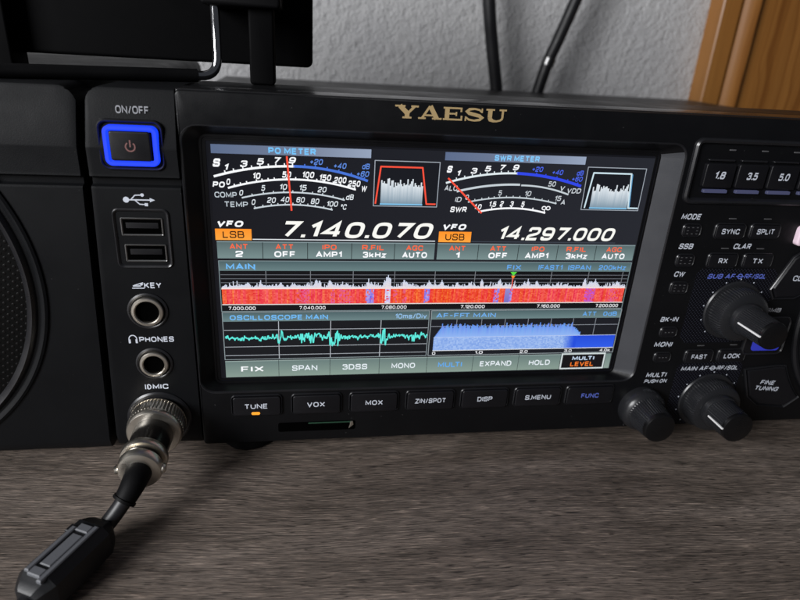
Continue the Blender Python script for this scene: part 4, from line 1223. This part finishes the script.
fbox(4.2, LEN - 1.2, -4.3, -2.6, 6.0, 7.3, 'latch_rail', 'ferrite_top'); fbox(6.4, LEN - 3.0, 2.4, 4.1, 6.0, 7.3, 'latch_rail', 'ferrite_top')
fbox(LEN - 5.2, LEN - 2.4, -2.5, 2.3, 6.0, 7.2, 'latch_tab', 'ferrite_top'); fbox(4.6, 7.4, -2.5, 2.3, 6.0, 7.2, 'latch_tab', 'ferrite_top')
fbox(8.4, LEN - 6.2, -2.1, 1.9, 6.2, 6.9, 'latch_plate', 'ferrite_top')
fbox(5.0, 8.0, 4.3, 6.2, 4.6, 6.0, 'hinge', 'ferrite')

# =================================================================== FLAT PANEL ON A WIRE STAND
mon = thing('monitor_on_stand', 'black flat panel on a bent chrome wire stand standing on top of the radio', 'monitor', (-90, 60, -30))
b = MB(); b.plate(-285, -43.4, 65.6, 152, 2.5, -84, -60, 1.2); b.build('panel', 'monitor', mon)
b = MB(); b.plate(-66.2, -57.4, 60.05, 90, 1.2, -41, -31, 0.8); b.build('post', 'monitor', mon)
b = MB(); b.plate(-170, -153, 60.05, 90, 1.2, -66, -52, 0.8); b.build('post', 'monitor', mon)
b = MB(); b.plate(-81.5, -54.8, 85.2, 118, 1.5, -59.5, -27, 1.2); b.build('clamp', 'rubber', mon)
b = MB()
pth = [(-77.4, 96, -33)] + [(-77.4, y, -33 + (90 - y) * 0.02) for y in (90, 80, 70)] + bez((-77.4, 69, -32.4), (-77.4, 65.4, -32), (-78.4, 62.3, -31.5), (-83, 62.3, -30), 10) + [(-138, 62.3, -6)]
b.sweep([(*p, 1.6) for p in pth], 24); wl = b.build('wire_leg', 'chrome', mon)
b = MB(); b.sweep([(-84, 62.3, -29.56, 1.5), (-84.2, 62.3, -29.5, 2.2), (-139.4, 62.25, -5.4, 2.2), (-140, 62.25, -5.1, 1.6)], 24); b.build('rubber_sleeve', 'rubber', wl)

# =================================================================== CABLES ON THE WALL
def coax(pts, r, label):
    P = [np.array(p) for p in pts]; out = []
    for i in range(len(P) - 1):
        p0 = P[i - 1] if i else P[i] * 2 - P[i + 1]; p3 = P[i + 2] if i + 2 < len(P) else P[i + 1] * 2 - P[i]
        for k in range(10):
            t = k / 10
            out.append(0.5 * ((2 * P[i]) + (P[i + 1] - p0) * t + (2 * p0 - 5 * P[i] + 4 * P[i + 1] - p3) * t * t + (3 * P[i] - p0 - 3 * P[i + 1] + p3) * t ** 3))
    out.append(P[-1])
    o = thing('coaxial_cable', label, 'cable', pts[0], 'black cables hanging on the wall')
    b = MB(); b.sweep([(*p, r) for p in out], 20); b.build('cable_jacket', 'cable', o)
    return o
coax([(128.0, -60, -320), (120.5, 10, -320), (116.0, 44, -319), (107.4, 80.7, -318), (100.5, 114, -317), (88, 190, -317), (70, 300, -317)], 5.3, 'thick black cable hanging straight down the white wall, the left one of two')
o = coax([(137.0, -60, -320), (146.0, 10, -320), (152.6, 46, -319), (157.8, 70, -318), (163.9, 88, -317.5), (173.8, 118.5, -317), (200, 200, -317), (236, 320, -317)], 5.0, 'slanting black cable with a pale collar hanging on the white wall')
b = MB(); b.sweep([(157.2, 67.4, -318.1, 5.0), (157.3, 67.7, -318.1, 5.7), (158.9, 73.2, -317.9, 5.7), (159.0, 73.5, -317.9, 5.0)], 20); b.build('collar', 'steel', o)

for ob in bpy.data.objects:
    if '_o' in ob: del ob['_o']
